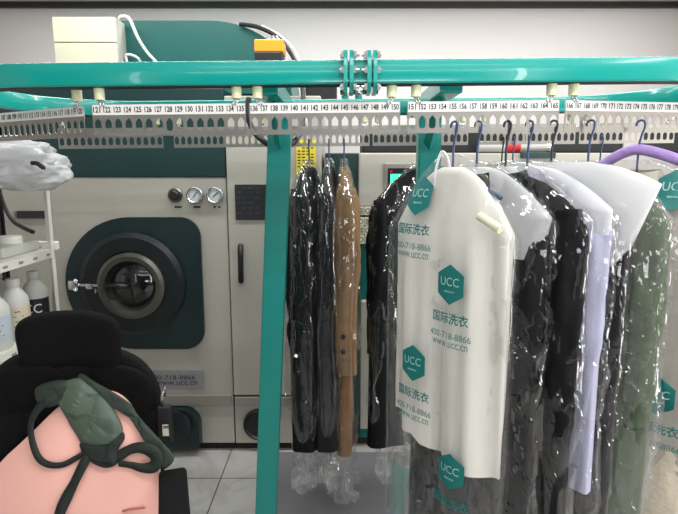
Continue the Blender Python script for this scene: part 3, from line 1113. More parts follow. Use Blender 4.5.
def garment(name, label, cat, pos, phi, group, W, T, L, mat, zn=None, cover=None, sleeves=True, hookmat='hookblue', seed=1, capes=(), sleeve_len=0.56, sleeve_r=0.055, fold=0.012, neck=0.055, drop=0.10, flare=0.04, lean=0.0, k=26.0, has_collar=True, bar=0.15, pw=0.75, out=0.01, hem=0.0, rise=0.0, taper=0.28):
    if group == G2:
        pw = 0.5
        T *= 1.12
        sleeve_r *= 0.93
    if zn is None:
        zn = -0.125 if group == G1 else -0.10
    root = thing(name, label, cat, pos, group, -phi)
    root['_loc'] = 1
    sh = Shell(W, T, zn, L, neck=neck, drop=drop, flare=flare, seed=seed, fold=fold, k=k, pw=pw, hem=hem, rise=rise)
    b = MB()
    vs = sh.mesh(b, 64, 60)
    b.bm.faces.new(vs[0])
    b.build('garment_body', mat, root, smooth=True)
    if sleeves:
        for s_ in (-1, 1):
            sleeve(root, s_, sh, mat, sleeve_len, sleeve_r, seed + s_ + 3, out=out, taper=taper)
    if has_collar and group != G2:
        collar(root, sh, mat)
    hook(root, zn, hookmat, lean, bar)
    cv = None
    if cover:
        cd = dict(W=W + 0.03, T=T + 0.022, zn=zn + 0.035, L=L + 0.16, neck=0.02, drop=drop + 0.04, flare=0.0, seed=seed + 50, fold=0.008, k=34, crumple=0.012, tneck=0.012, cscale=16)
        fm = cover.pop('mat', 'film')
        nu, nv = cover.pop('res', (150, 200))
        sm = cover.pop('smooth', False)
        cd.update(cover)
        cv = Shell(**cd)
        b = MB()
        cv.mesh(b, nu, nv)
        b.build('plastic_cover', fm, root, smooth=sm)
    if group == G2 and cv is not None:
        e = Shell(cv.W * cv.bottom * 0.85, cv.T * cv.bottom * 0.9, zn - cv.L + 0.06, 0.10, neck=cv.W * cv.bottom * 0.85, drop=0.01, seed=seed + 7, fold=0.004, crumple=0.03, cscale=26, tneck=cv.T * 0.6)
        b = MB()
        e.mesh(b, 80, 40)
        b.build('crumpled_end', 'film_end', root)
    for c in capes:
        c = dict(c)
        fm = c.pop('mat', 'milky')
        cd = dict(W=W + 0.02, T=T + 0.03, zn=zn + 0.02, L=0.3, neck=0.04, drop=0.09, seed=seed + 90, fold=0.008, k=20, tneck=0.02, pw=0.8)
        cd.update(c)
        q = Shell(**cd)
        b = MB()
        q.mesh(b, 64, 40)
        b.build('shoulder_cover', fm, root, smooth=True)
    return root, sh, cv


ZS = 1.606  # where a hook rests in a front or far slot


def slotpos(u, Y, z=ZS, v=135):
    p = V(u, v, Y)
    return Vector((p.x, Y, z + slope(p.x)))


def onplane(pos, phi, u, v, off=0.06):
    """local (x, z) of the photo direction on the upright plane through pos turned by phi"""
    n = Vector((math.sin(phi), math.cos(phi), 0))
    d = ray(u, v)
    o = Vector((0, 0, CAM_Z))
    t = (pos - n * off - o).dot(n) / d.dot(n)
    p = o + d * t - pos
    return p.x * math.cos(phi) - p.y * math.sin(phi), p.z


def print_logo(root, sh, lx, lz, s=1.0, parts=('hex', 'han', 'tel', 'web'), off=0.004):
    """hexagon emblem and lettering laid on the front of cover sh, centred lx; lz = emblem centre"""
    hw_, hh = 0.040 * s, 0.052 * s
    if 'hex' in parts:
        b = MB()
        N = 12
        # hexagon as small strips so that it follows the folds
        def half(z):
            q = abs(z) / hh
            return hw_ if q < 0.52 else hw_ * (1 - (q - 0.52) / 0.48)
        rows = [-hh + 2 * hh * j / N for j in range(N + 1)]
        vs = []
        for z in rows:
            w_ = max(half(z), 0.0004)
            vs.append([b.bm.verts.new(sh.front(lx + w_ * (-1 + 2 * i / 6), lz + z, off)) for i in range(7)])
        for j in range(N):
            for i in range(6):
                b.bm.faces.new((vs[j][i], vs[j][i + 1], vs[j + 1][i + 1], vs[j + 1][i]))
        hx = b.build('printed_emblem', 'printteal', root, smooth=True)
        hx['_loc'] = 1
        b = MB()
        put_text(b, 'UCC', lx, lz + 0.008 * s, 0.056 * s, 0.022 * s, lambda x, y: sh.front(x, y, off + 0.0025))
        put_text(b, '国际洗衣', lx, lz - 0.018 * s, 0.030 * s, 0.0055 * s, lambda x, y: sh.front(x, y, off + 0.0025))
        b.build('emblem_lettering', 'printwhite', hx, flip=False)
    b = MB()
    fn = lambda x, y: sh.front(x, y, off)
    any_ = False
    if 'han' in parts:
        put_text(b, '国际洗衣', lx, lz - 0.088 * s, 0.112 * s, 0.030 * s, fn)
        any_ = True
    if 'tel' in parts:
        put_text(b, '400-718-8866', lx, lz - 0.134 * s, 0.128 * s, 0.017 * s, fn)
        any_ = True
    if 'web' in parts:
        put_text(b, 'www.ucc.cn', lx, lz - 0.158 * s, 0.112 * s, 0.015 * s, fn)
        any_ = True
    if any_:
        b.build('printed_lettering', 'printteal', root, flip=False)


G1 = 'bagged clothes on the near rail'
G2 = 'bagged clothes on the far rail'
PH = rad(50)

# white coat in a printed cover
pos = slotpos(454, YF)
root, sh, cv = garment('bagged_white_coat', 'white coat in clear cover printed with teal hexagon emblems, front of the near rail', 'garment', pos, PH, G1,
                       0.192, 0.032, 0.79, 'cl_white', rise=0.05, sleeves=False, has_collar=False, seed=11, fold=0.024, k=38, sleeve_r=0.040, sleeve_len=0.56, drop=0.16, neck=0.026, flare=-0.04, hem=0.03, zn=-0.105,
                       cover=dict(mat='film_print', W=0.206, T=0.068, L=1.12, neck=0.02, drop=0.21, crumple=0.0, fold=0.012, k=22, smooth=True, flare=-0.02, res=(90, 90), hem=0.03, pw=0.7))
for (u, v, parts) in ((415.5, 196, ('hex', 'han', 'tel', 'web')), (453.5, 284, ('hex', 'han', 'tel', 'web')), (416, 362, ('hex', 'han', 'tel', 'web')), (453, 470, ('hex', 'han'))):
    lx, lz = onplane(pos, PH, u, v)
    print_logo(root, cv, lx, lz, 1.0, parts)
b = MB()
b.cyl((0.120, -0.045, -0.222), (0.185, -0.050, -0.250), 0.011, n=16)
b.build('hanger_end', 'cream', root, auto=40)
b = MB()
b.tube(spline([(-0.046, -0.02, -0.165), (-0.040, -0.02, -0.11), (-0.027, -0.015, -0.066), (-0.010, -0.012, -0.080), (0.0, -0.01, -0.115)], 6), 0.0035, 8)
b.build('hanger_loop', 'hookwhite', root, smooth=True)
# torn teal bag end hanging under it
b = MB()
sh2 = Shell(0.20, 0.05, -0.86, 0.4, neck=0.16, drop=0.05, seed=71, fold=0.012, crumple=0.006)
b.grid(lambda i, j: sh2.pt(-PI + 0.55 + PI * 0.2 * i / 29, 0.13 + 0.25 * j / 24), 30, 25)
b.build('teal_bag_end', 'tealfilm', root, smooth=True)

# black garments on the near rail
pos = slotpos(478, YF)
garment('bagged_black_jacket', 'black jacket in shiny clear film directly behind the white coat', 'garment', pos, PH, G1, 0.195, 0.030, 1.12, 'cl_black', seed=21, sleeve_r=0.05,
        cover=dict(crumple=0.017, W=0.215, cscale=15), capes=[dict(W=0.215, T=0.055, L=0.22, neck=0.03, drop=0.12, flare=-0.12, seed=44, mat='milky')])
pos = slotpos(507, YF)
garment('bagged_black_overcoat', 'long black overcoat in shiny film with a milky shoulder cover, left of lavender shirt', 'garment', pos, PH, G1, 0.215, 0.034, 1.15, 'cl_black', seed=22, sleeve_r=0.055,
        cover=dict(crumple=0.018, W=0.240, cscale=13), capes=[dict(W=0.06, T=0.03, L=0.12, neck=0.02, drop=0.06, seed=45)], hookmat='hookdark')
pos = slotpos(529, YF)
garment('bagged_lavender_shirt', 'pale lavender shirt in clear film between black overcoat and dark coat', 'garment', pos, PH, G1, 0.215, 0.026, 0.80, 'cl_lav', seed=23, sleeve_r=0.055, sleeve_len=0.66, fold=0.014, taper=0.72,
        cover=dict(crumple=0.012, W=0.235, L=1.1), capes=[dict(W=0.225, T=0.05, L=0.16, neck=0.04, drop=0.1, seed=46, mat='milky')])
pos = slotpos(553, YF)
garment('bagged_dark_coat', 'dark coat under a wide milky white cover, right of the lavender shirt', 'garment', pos, rad(47), G1, 0.20, 0.028, 1.15, 'cl_black', seed=24, sleeve_r=0.045, hookmat='hookdark',
        cover=dict(crumple=0.013, W=0.215), capes=[dict(W=0.265, T=0.06, L=0.50, neck=0.10, drop=0.05, flare=-0.62, seed=47, fold=0.006, mat='milky', zn=-0.095)])
pos = slotpos(590, YF)
garment('bagged_olive_coat', 'olive green coat in clear film beside the beige coat', 'garment', pos, rad(48), G1, 0.195, 0.034, 0.98, 'cl_olive', seed=25, sleeve_r=0.05,
        cover=dict(crumple=0.012, W=0.215, mat='film_loose'))
pos = slotpos(640, YF + 0.02)
root, sh, cv = garment('bagged_beige_coat', 'beige grey coat in printed clear cover, farthest right on near rail', 'garment', pos, rad(44), G1, 0.235, 0.036, 1.05, 'cl_beige', seed=26, sleeve_r=0.06,
                       cover=dict(crumple=0.009, W=0.255, T=0.062, mat='film_loose', smooth=True, L=1.2), hookmat='hookblue', bar=0.18)
for (u, v, parts) in ((657, 396, ('hex', 'han', 'tel')), (672, 190, ('hex',))):
    lx, lz = onplane(pos, rad(44), u, v)
    print_logo(root, cv, lx, lz, 1.0, parts)
b = MB()
b.tube(spline([(-0.10, 0, -0.112), (-0.06, 0, -0.085), (-0.03, 0, -0.07), (0.0, 0, -0.064), (0.05, 0, -0.076), (0.11, 0, -0.10), (0.17, 0, -0.135)], 6), 0.014, 12)
b.build('padded_bar', 'purple', root, smooth=True)
b = MB()
sh2 = Shell(0.20, 0.04, -0.82, 0.45, neck=0.12, drop=0.1, seed=75, fold=0.02, crumple=0.012, bottom=0.9)
sh2.mesh(b, 48, 36)
b.build('cream_lining', 'cl_cream', root, smooth=True)

# far rail, left group
pos = slotpos(309, YB)
garment('bagged_black_coat', 'black coat bagged in crinkled clear film, nearest to the left teal post', 'garment', pos, rad(97), G2, 0.20, 0.055, 1.12, 'cl_black', seed=31, hookmat='hookdark', sleeve_r=0.068, sleeve_len=0.62,
        cover=dict(mat='film', W=0.235, T=0.072, L=1.30, crumple=0.014, bottom=0.72, cscale=12))
pos = slotpos(327, YB)
pos.x += 0.008
garment('bagged_charcoal_coat', 'charcoal coat in clear film between black coat and tan coat', 'garment', pos, rad(93), G2, 0.20, 0.042, 1.12, 'cl_black2', seed=32, hookmat='hookblue', sleeve_r=0.052, sleeve_len=0.62,
        cover=dict(mat='film', W=0.225, T=0.052, L=1.28, crumple=0.012, bottom=0.7, cscale=12))
pos = slotpos(335, YB)
pos.x += 0.036
root, sh, cv = garment('bagged_tan_coat', 'tan coat with brown trousers below it, in clear film', 'garment', pos, rad(88), G2, 0.20, 0.046, 0.80, 'cl_tan', seed=34, hookmat='hookblue', sleeve_r=0.058, sleeve_len=0.66,
                       cover=dict(mat='film', W=0.23, T=0.062, L=1.36, crumple=0.014, bottom=0.65, cscale=12))
b = MB()
sh2 = Shell(0.155, 0.042, -0.55, 0.72, neck=0.15, drop=0.05, seed=76, fold=0.008, k=20)
sh2.mesh(b, 40, 30)
b.build('trousers', 'cl_tand', root, smooth=True)
b = MB()
for z_ in (-0.74, -0.80):
    b.lathe([(0.0, 0.006), (0.009, 0.004), (0.011, 0)], (0.215, -0.012, z_), (1, -0.4, 0), 12)
b.build('cuff_button', 'ink', root, smooth=True)

# far rail, beside the right post
pos = slotpos(432, YB)
garment('bagged_black_suit', 'black suit in clear film left of the white coat, its shoulder sloping down', 'garment', pos, rad(152), G2, 0.27, 0.045, 1.14, 'cl_black', seed=36, hookmat='hookdark', sleeve_r=0.055, sleeve_len=0.62, drop=0.15,
        cover=dict(mat='film', W=0.29, T=0.06, L=1.27, crumple=0.014, bottom=0.85, cscale=12, drop=0.2), bar=0.2)

# bare dark hangers between the clothes
for u_, lb in ((503, 'dark'), (514, 'blue'), (602, 'navy')):
    pos = slotpos(u_, YB)
    o = thing('empty_hanger', '%s plastic hanger on the far rail %s' % (lb, {'dark': 'left of the red pipe band', 'blue': 'in front of the red pipe band', 'navy': 'above the milky white cover'}[lb]), 'hanger', pos, 'bare hangers on the far rail', -rad(80))
    o['_loc'] = 1
    hk = hook(o, -0.09, {'dark': 'hookdark', 'blue': 'hookblue', 'navy': 'hookblue'}[lb], 0.0, 0.2)
    hk.name = 'hook'
    b = MB()
    b.cyl((-0.2, 0, -0.165), (0.2, 0, -0.165), 0.0055, n=8)
    b.build('lower_bar', 'hookdark', o, auto=40)

# ------------------------------------------------------------------ rack, bottles, poly bag
XE = -1.175
rk = thing('white_shelf_rack', 'white slotted shelf rack at the left holding bottles', 'shelf rack', (XE - 0.2, 1.75, 0))
ya, yb = 1.25, 2.21
for (x_, y_) in ((XE - 0.014, yb - 0.014), (XE - 0.40, yb - 0.014), (XE - 0.40, ya + 0.014), (XE - 0.014, ya + 0.014)):
    if y_ < 1.5 and x_ > XE - 0.1:
        pass
    b = MB()
    sx_, sy_ = (1 if x_ > XE - 0.2 else -1), (1 if y_ > 1.7 else -1)
    b.box((x_, y_ + sy_ * 0.012, 0.75), (0.028, 0.003, 1.5))
    b.box((x_ + sx_ * 0.0125, y_, 0.75), (0.003, 0.028, 1.5))
    b.build('post', 'rackw', rk)
ZSH = (0.40, 0.855, 1.175, 1.468)
for z_ in ZSH:
    b = MB()
    b.span((XE - 0.40, ya, z_ - 0.004), (XE - 0.003, yb - 0.004, z_))
    b.span((XE - 0.004, ya, z_ - 0.034), (XE - 0.0, yb - 0.03, z_))
    b.span((XE - 0.40, yb - 0.008, z_ - 0.034), (XE - 0.003, yb - 0.004, z_))
    sf = b.build('shelf', 'rackw', rk)
    b = MB()
    for i in range(10):
        y_ = ya + 0.05 + i * 0.095
        b.box((XE + 0.0004, y_, z_ - 0.018), (0.002, 0.026, 0.009), None)
    b.build('edge_slots', 'machined', sf)
b = MB()
b.box((XE - 0.02, yb + 0.006, 1.185), (0.06, 0.03, 0.035), None, 0.004)
b.box((XE - 0.065, yb + 0.004, 1.192), (0.03, 0.03, 0.022), None, 0.004)
b.build('shelf_bracket', 'rackw', rk)


def bottle(pos, h, r, label, lab, cap='bottle', sq=False, leaf=False, cc=False):
    o = thing('white_bottle', label, 'bottle', pos, 'bottles on the rack shelf')
    p = Vector(pos)
    MB().lathe([(0, 0), (r * 0.94, 0), (r, 0.008), (r, h * 0.62), (r * 0.93, h * 0.70), (r * 0.62, h * 0.80), (r * 0.42, h * 0.85), (r * 0.40, h * 0.88), (0, h * 0.88)], p, n=24).build('bottle_body', 'bottle', o, auto=40)
    MB().lathe([(r * 0.46, h * 0.87), (r * 0.48, h * 0.88), (r * 0.48, h * 0.985), (r * 0.42, h), (0, h)], p, n=20).build('cap', cap, o, auto=40)
    lb_ = MB().lathe([(r * 1.012, h * 0.16), (r * 1.012, h * 0.56)], p, n=28).build('label', lab, o, auto=40)
    if cc:
        b = MB()
        fn = lambda x, y: p + Vector((r * 1.03 * math.sin(x / r), -r * 1.03 * math.cos(x / r), y))
        put_text(b, 'CC', 0.3 * r, h * 0.40, r * 1.3, h * 0.15, fn)
        b.build('label_lettering', 'white', lb_, flip=False)
    else:
        b = MB()
        for j in range(4):
            fn = lambda x, y: p + Vector((r * 1.025 * math.sin(x / r), -r * 1.025 * math.cos(x / r), y))
            z_ = h * (0.24 + 0.08 * j)
            for a0 in (-0.9, -0.1, 0.5):
                w_ = 0.35 + 0.2 * ((j + int(a0 * 10)) % 2)
                b.add_mesh([fn(a0 * r, z_), fn((a0 + w_) * r, z_), fn((a0 + w_) * r, z_ + h * 0.02), fn(a0 * r, z_ + h * 0.02)], [(0, 1, 2, 3)])
        if leaf:
            n_ = 14
            vs = [fn((0.1 + 0.55 * math.cos(2 * PI * i / n_)) * r, h * 0.36 + h * 0.12 * math.sin(2 * PI * i / n_)) + Vector((0, -0.002, 0)) for i in range(n_)]
            b.add_mesh(vs, [tuple(range(n_))])
        b.build('label_print', 'gleaf' if leaf else 'panelink', lb_, flip=False)
    return o


zs = 0.855
bottle((XE - 0.052, 2.125, zs), 0.24, 0.048, 'white bottle with black label lettered in white, nearest the rack post', 'ink', cc=True)
bottle((XE - 0.06, 2.00, zs), 0.235, 0.05, 'white bottle with beige label, second from the rack post', 'bottlet')
bottle((XE - 0.065, 1.885, zs), 0.225, 0.05, 'white bottle with bluish label, third from the rack post', 'bottleb')
bottle((XE - 0.075, 1.765, zs), 0.20, 0.052, 'white bottle with green leaf print on its label', 'bottle', leaf=True)
bottle((XE - 0.19, 2.10, zs), 0.245, 0.055, 'white bottle in the back row behind the black label bottle', 'bottleb')
bottle((XE - 0.19, 1.97, zs), 0.24, 0.055, 'white bottle in the back row behind the beige label bottle', 'bottleb')
bottle((XE - 0.085, 2.055, 0.40), 0.36, 0.05, 'white bottle with narrow neck on the lower shelf beside the chair', 'bottleb')
# things on the upper shelf
tb_ = thing('white_tub', 'low white tub on the middle rack shelf beside the bent black cable', 'tub', (XE - 0.13, 2.02, 1.175), 'containers on the middle shelf')
MB().span((XE - 0.22, 1.93, 1.175), (XE - 0.04, 2.17, 1.215), 0.008).build('tub_body', 'bottle', tb_)
MB().lathe([(0, 0), (0.042, 0), (0.042, 0.022), (0.036, 0.028), (0, 0.028)], (XE - 0.10, 2.08, 1.215), n=24).build('lid', 'rackw', tb_, auto=30)
cable('bent_cable', 'black cable hanging down beside the machine onto the shelf', [V(-12, 160, 2.3), V(-3, 185, 2.3), V(4, 205, 2.3), V(12, 220, 2.26), V(24, 228, 2.2), V(33, 232, 2.12)], 0.008, 'blackr')
cb_ = thing('dark_cabinet', 'dark grey cabinet edge at the far left beside the machine', 'cabinet', (-1.85, 2.9, 0))
MB().span((-2.2, 2.72, 0.02), (mx(10) - 0.012, 3.3, 1.95), 0.006).build('cabinet_body', 'panel', cb_)
MB().span((-2.19, 2.708, 0.06), (mx(10) - 0.022, 2.722, 1.92), 0.004).build('cabinet_door', 'panel', cb_)
MB().tube([(mx(10) - 0.05, 2.70, 0.95), (mx(10) - 0.05, 2.68, 0.97), (mx(10) - 0.05, 2.68, 1.08), (mx(10) - 0.05, 2.70, 1.10)], 0.006, 8).build('handle', 'zinc', cb_, smooth=True)

# crumpled poly bag on the top shelf
pb0 = thing('white_plastic_bag', 'crumpled white plastic bag bulging over the top of the rack', 'bag', (XE - 0.12, 2.0, 1.468))


def blob(name, c, r3, seed, mat, amp=0.3, parent=None, flat=-1.0, fs=2.2):
    t = bmesh.new()
    bmesh.ops.create_icosphere(t, subdivisions=5, radius=1.0)
    off = Vector((seed * 3.1, seed * 7.7, seed * 1.3))
    for v_ in t.verts:
        p = v_.co.copy()
        d = 1 + amp * (noise.noise(p * fs * 0.6 + off) * 0.9 + 0.7 * (0.5 - abs(noise.noise(p * fs + off))) + 0.35 * (0.4 - abs(noise.noise(p * fs * 2.6 + off))))
        q = p * d
        if q.z < flat:
            q.z = flat
        v_.co = Vector((c[0] + q.x * r3[0], c[1] + q.y * r3[1], c[2] + q.z * r3[2]))
    b = MB()
    b._add(t)
    return b.build(name, mat, parent, smooth=True)


blob('bag_body', (XE - 0.13, 2.02, 1.532), (0.27, 0.17, 0.08), 3, 'polybag', 0.35, pb0)
blob('bag_bundle', (XE - 0.16, 1.86, 1.475), (0.12, 0.10, 0.055), 5, 'cl_cream', 0.3, pb0)
blob('bag_tail', (XE + 0.035, 2.0, 1.488), (0.14, 0.13, 0.068), 8, 'polybag', 0.3, pb0)
MB().tube(spline([V(31, 163, 1.86), V(37, 163.5, 1.85), V(41, 166, 1.85), V(45, 169, 1.86)], 6), [0.004] + [0.008] * 16 + [0.004] * 2, 6).build('bag_opening', 'slot', pb0)

# ------------------------------------------------------------------ chair
CX = V(77, 430, 1.48).x
ch = thing('office_chair', 'black office chair with headrest, facing the viewer, under a pink cushion', 'chair', (CX, 1.3, 0))


def pillow(mb, fn, nu, nv, th, p=4.0):
    """padded slab: fn(s, t) gives (point, normal) over [-1,1]^2"""
    def f(sign):
        def g(i, j):
            s_, t_ = -1 + 2 * i / (nu - 1), -1 + 2 * j / (nv - 1)
            pt, n = fn(s_, t_)
            k_ = max(0.0, 1 - max(abs(s_), abs(t_)) ** p) ** 0.5
            return pt + n * (sign * th / 2 * k_)
        return g
    mb.grid(f(1), nu, nv)
    mb.grid(f(-1), nu, nv)
    bmesh.ops.remove_doubles(mb.bm, verts=mb.bm.verts[:], dist=1e-5)


def rounded(s_, t_, e=4.0):
    """square to superellipse"""
    m_ = max(abs(s_), abs(t_))
    if m_ < 1e-6:
        return 0.0, 0.0
    a = math.atan2(t_, s_)
    r_ = (abs(math.cos(a)) ** e + abs(math.sin(a)) ** e) ** (-1 / e)
    return m_ * r_ * math.cos(a), m_ * r_ * math.sin(a)


hz_ = V(71, 312, 1.50)
hb_ = V(71, 371, 1.50)
hx_ = V(71, 340, 1.50).x
hw_ = (V(126, 340, 1.5).x - V(17, 340, 1.5).x) / 2
hh_ = (hz_.z - hb_.z) / 2
hc_ = (hz_.z + hb_.z) / 2


def head_fn(s_, t_):
    x, y = rounded(s_, t_, 4.5)
    w_ = hw_ * (1 - 0.10 * (1 - y) / 2)
    return Vector((hx_ + x * w_, 1.52 - 0.035 * (x * x), hc_ + y * hh_ - 0.012 * x * x)), Vector((0, -1, 0))


b = MB()
pillow(b, head_fn, 33, 25, 0.055)
b.build('headrest', 'chair2', ch, smooth=True)
MB().span((CX - 0.02, 1.545, 0.80), (CX + 0.02, 1.57, hc_ + 0.03), 0.006).build('headrest_stem', 'black', ch)
bt, bb_ = V(77, 350, 1.48).z, 0.52
bw_ = V(166, 400, 1.48).x - CX


def back_fn(s_, t_):
    x, y = rounded(s_, t_, 3.6)
    z_ = (bt + bb_) / 2 + y * (bt - bb_) / 2
    return Vector((CX + x * bw_, 1.50 - 0.05 * x * x + 0.03 * (y > 0) * y, z_ - 0.02 * x * x * (y > 0))), Vector((0, -1, 0))


b = MB()
pillow(b, back_fn, 41, 35, 0.05, 6)
bk = b.build('backrest', 'chair', ch, smooth=True)
for s0 in (-0.5, 0.5):
    b = MB()

    def pad_fn(s_, t_, s0=s0):
        x, y = rounded(s_, t_, 2.6)
        q = 0.42 * x + s0
        return Vector((CX + q * bw_, 1.474 - 0.05 * q * q + 0.02, bt - 0.13 + y * 0.085)), Vector((0, -1, 0))
    pillow(b, pad_fn, 21, 17, 0.025, 4)
    b.build('back_pad', 'chair2', bk, smooth=True)


def seat_fn(s_, t_):
    x, y = rounded(s_, t_, 4)
    return Vector((CX + x * 0.25, 1.22 + y * 0.24, 0.455 - 0.02 * (y < -0.5) * (abs(y) - 0.5))), Vector((0, 0, 1))


b = MB()
pillow(b, seat_fn, 25, 25, 0.08, 5)
b.build('seat', 'chair', ch, smooth=True)
MB().span((CX - 0.03, 1.42, 0.38), (CX + 0.03, 1.60, 0.43), 0.01).build('back_bracket', 'black', ch)
MB().span((CX - 0.03, 1.55, 0.40), (CX + 0.03, 1.60, 0.85), 0.01).build('back_spine', 'black', ch)
MB().span((CX - 0.11, 1.12, 0.37), (CX + 0.11, 1.44, 0.415), 0.01).build('tilt_mechanism', 'black', ch)
MB().lathe([(0.045, 0.07), (0.045, 0.2), (0.03, 0.2), (0.022, 0.38)], (CX, 1.25, 0), n=20).build('gas_column', 'black', ch, auto=40)
for i in range(5):
    a = 2 * PI * i / 5 + 0.3
    d = Vector((math.cos(a), math.sin(a), 0))
    c0 = Vector((CX, 1.25, 0.10))
    lg = MB().tube([c0, c0 + d * 0.15 + Vector((0, 0, 0.005)), c0 + d * 0.29 + Vector((0, 0, -0.025))], [0.03, 0.024, 0.016], 8).build('leg', 'black', ch, smooth=True)
    e = c0 + d * 0.29
    sd = Vector((-d.y, d.x, 0))
    MB().cyl(Vector((e.x, e.y, 0.028)) - sd * 0.022, Vector((e.x, e.y, 0.028)) + sd * 0.022, 0.028, n=18).build('caster', 'black', lg, auto=30)
ax = V(171.5, 467, 1.38).x
az = V(171.5, 467.5, 1.38).z
for s_ in (1, -1):
    xx = CX + s_ * (ax - CX)
    ar = MB().box((xx + 0.058 * s_, 1.21, az - 0.016), (0.074, 0.36, 0.032), Matrix.Rotation(s_ * rad(18), 3, 'Z'), 0.012, 3).build('armrest', 'chair2', ch, auto=40)
    MB().tube([(xx + s_ * 0.055, 1.22, az - 0.03), (xx + s_ * 0.045, 1.22, 0.50), (xx - s_ * 0.05, 1.24, 0.41), (xx - s_ * 0.18, 1.24, 0.395)], 0.018, 10).build('armrest_post', 'black', ar, smooth=True)
# black device clipped on back right corner
dv = thing('black_card_reader', 'small black device with pale label and metal clip, right of the chair back', 'device', V(164, 420, 1.44))
a, c = V(158, 406, 1.44), V(172.5, 441, 1.44)
MB().span((a.x, 1.43, c.z), (c.x, 1.455, a.z), 0.003).build('case', 'black', dv)
a2, c2 = V(162.5, 424.5, 1.43), V(169, 435.5, 1.43)
MB().span((a2.x, 1.427, c2.z), (c2.x, 1.4305, a2.z)).build('label', 'creamg', dv)
b = MB()
for vv in (426, 427.5):
    b.span(V(163, vv, 1.4262), V(168.5, vv + 0.8, 1.4268))
b.build('label_print', 'ink', dv)
MB().tube([V(162, 406, 1.44), V(162, 395, 1.44), V(165, 388, 1.44), V(165, 396, 1.445)], 0.004, 8).build('clip', 'zinc', dv, smooth=True)

# pink cushion leaning on the back: surface plane from the survey
TILT = rad(20)
C0 = V(90, 389, 1.43)           # top edge point
DN = Vector((0, -math.sin(TILT), -math.cos(TILT)))   # down the cushion
NR = Vector((0, -math.cos(TILT), math.sin(TILT)))    # its facing normal


def onc(u, v, off=0.0):
    d = ray(u, v)
    o = Vector((0, 0, CAM_Z))
    t = (C0 - o).dot(NR) / d.dot(NR)
    return o + d * t + NR * off


outline = [(97, 390), (110, 391.5), (119, 396), (126, 404), (133, 417), (141, 433), (149, 448), (154.5, 460), (157, 475), (157, 495), (156, 515), (154, 540), (148, 565), (120, 580), (70, 586), (20, 580), (-14, 566), (-24, 540), (-25, 515), (-22, 495), (-12, 474), (0, 459), (14, 446), (30, 431), (46, 415), (60, 403), (74, 394.5), (86, 391)]
cush = thing('pink_cushion', 'large pink padded cushion leaning on the black chair', 'cushion', onc(70, 560))
pts = [onc(u, v) for u, v in outline]
cen = sum(pts, Vector()) / len(pts)


def dense(ps, n=6):
    ps = ps + ps[:1]
    P = [ps[-2]] + ps + [ps[1]]
    out = []
    for i in range(1, len(P) - 2):
        for j in range(n):
            t = j / n
            a, b_, c_, d = P[i - 1], P[i], P[i + 1], P[i + 2]
            out.append(0.5 * ((2 * b_) + (c_ - a) * t + (2 * a - 5 * b_ + 4 * c_ - d) * t * t + (3 * b_ - a - 3 * c_ + d) * t ** 3))
    return out


dp = dense(pts, 4)
b = MB()
rings = []
K = 14
for j in range(K + 1):
    q = j / K
    ring = []
    for p in dp:
        s_ = 1 - q
        base = cen + (p - cen) * s_
        bump_ = 0.010 * noise.noise(base * 7) * (1 - s_ ** 4)
        h = 0.022 * (1 - s_ ** 5) - 0.022 + bump_
        ring.append(b.bm.verts.new(base + NR * h))
    rings.append(ring)
n_ = len(dp)
for j in range(K):
    for k_ in range(n_):
        if j == K - 1:
            pass
        b.bm.faces.new((rings[j][k_], rings[j][(k_ + 1) % n_], rings[j + 1][(k_ + 1) % n_], rings[j + 1][k_]))
bmesh.ops.remove_doubles(b.bm, verts=b.bm.verts[:], dist=1e-5)
b.build('cushion_top', 'pink', cush, smooth=True)
b = MB()
ra = [[b.bm.verts.new(p + NR * h) for p in dp] for h in (-0.022, -0.045)]
ra[1] = [b.bm.verts.new(cen + (p - cen) * 0.97 - NR * 0.05) for p in dp]
for k_ in range(n_):
    b.bm.faces.new((ra[0][k_], ra[0][(k_ + 1) % n_], ra[1][(k_ + 1) % n_], ra[1][k_]))
b.bm.faces.new(ra[1])
b.build('cushion_edge', 'pinkedge', cush, auto=40)
# stitched crease low on the right
b = MB()
b.tube(spline([onc(122, 511, 0.002), onc(130, 509, 0.004), onc(138, 508, 0.003), onc(146, 507.5, 0.001)], 5), [0.0005] + [0.003] * 14 + [0.0005], 6)
b.build('crease', pbr('pink_crease', (190, 110, 104), 0.9), cush, smooth=True)

# ------------------------------------------------------------------ green tote bag lying on the cushion
def tz(x, y):
    return 20 + x / 3.3375, 360 + y / 3.3375


tote = thing('green_tote_bag', 'empty dark green fabric tote bag with straps lying over the pink cushion', 'bag', onc(95, 410, 0.01))


def facet(q):
    ds, ps = noise.voronoi(q)
    return noise.noise_vector(ps[0] * 5.3).dot(q - ps[0]) * 1.6


def patch(name, poly, mat, off, th, seed, par, n=4, crease=0.008):
    """puffed fabric patch: outline in survey coordinates lying on the cushion"""
    ps = [onc(*tz(x, y)) for x, y in poly]
    c = sum(ps, Vector()) / len(ps)
    d_ = dense(ps, n)
    b = MB()
    K = 16
    N = len(d_)
    rings = []
    for j in range(K + 1):
        q = j / K
        ring = []
        for p in d_:
            s_ = 1 - q
            base = c + (p - c) * s_
            nn = base * 13 + Vector((seed, seed * 2, 0))
            h = off + th * (1 - s_ ** 3) + crease * (1 - s_ ** 6) * (0.8 * (0.5 - abs(noise.noise(nn))) + 0.8 * facet(nn * 1.3))
            ring.append(b.bm.verts.new(base + NR * h))
        rings.append(ring)
    low = [b.bm.verts.new(p + NR * (off - 0.004)) for p in d_]
    rings.insert(0, low)
    for a, b2 in zip(rings, rings[1:]):
        for k_ in range(N):
            b.bm.faces.new((a[k_], a[(k_ + 1) % N], b2[(k_ + 1) % N], b2[k_]))
    bmesh.ops.remove_doubles(b.bm, verts=b.bm.verts[:], dist=1e-5)
    return b.build(name, mat, par, smooth=True)


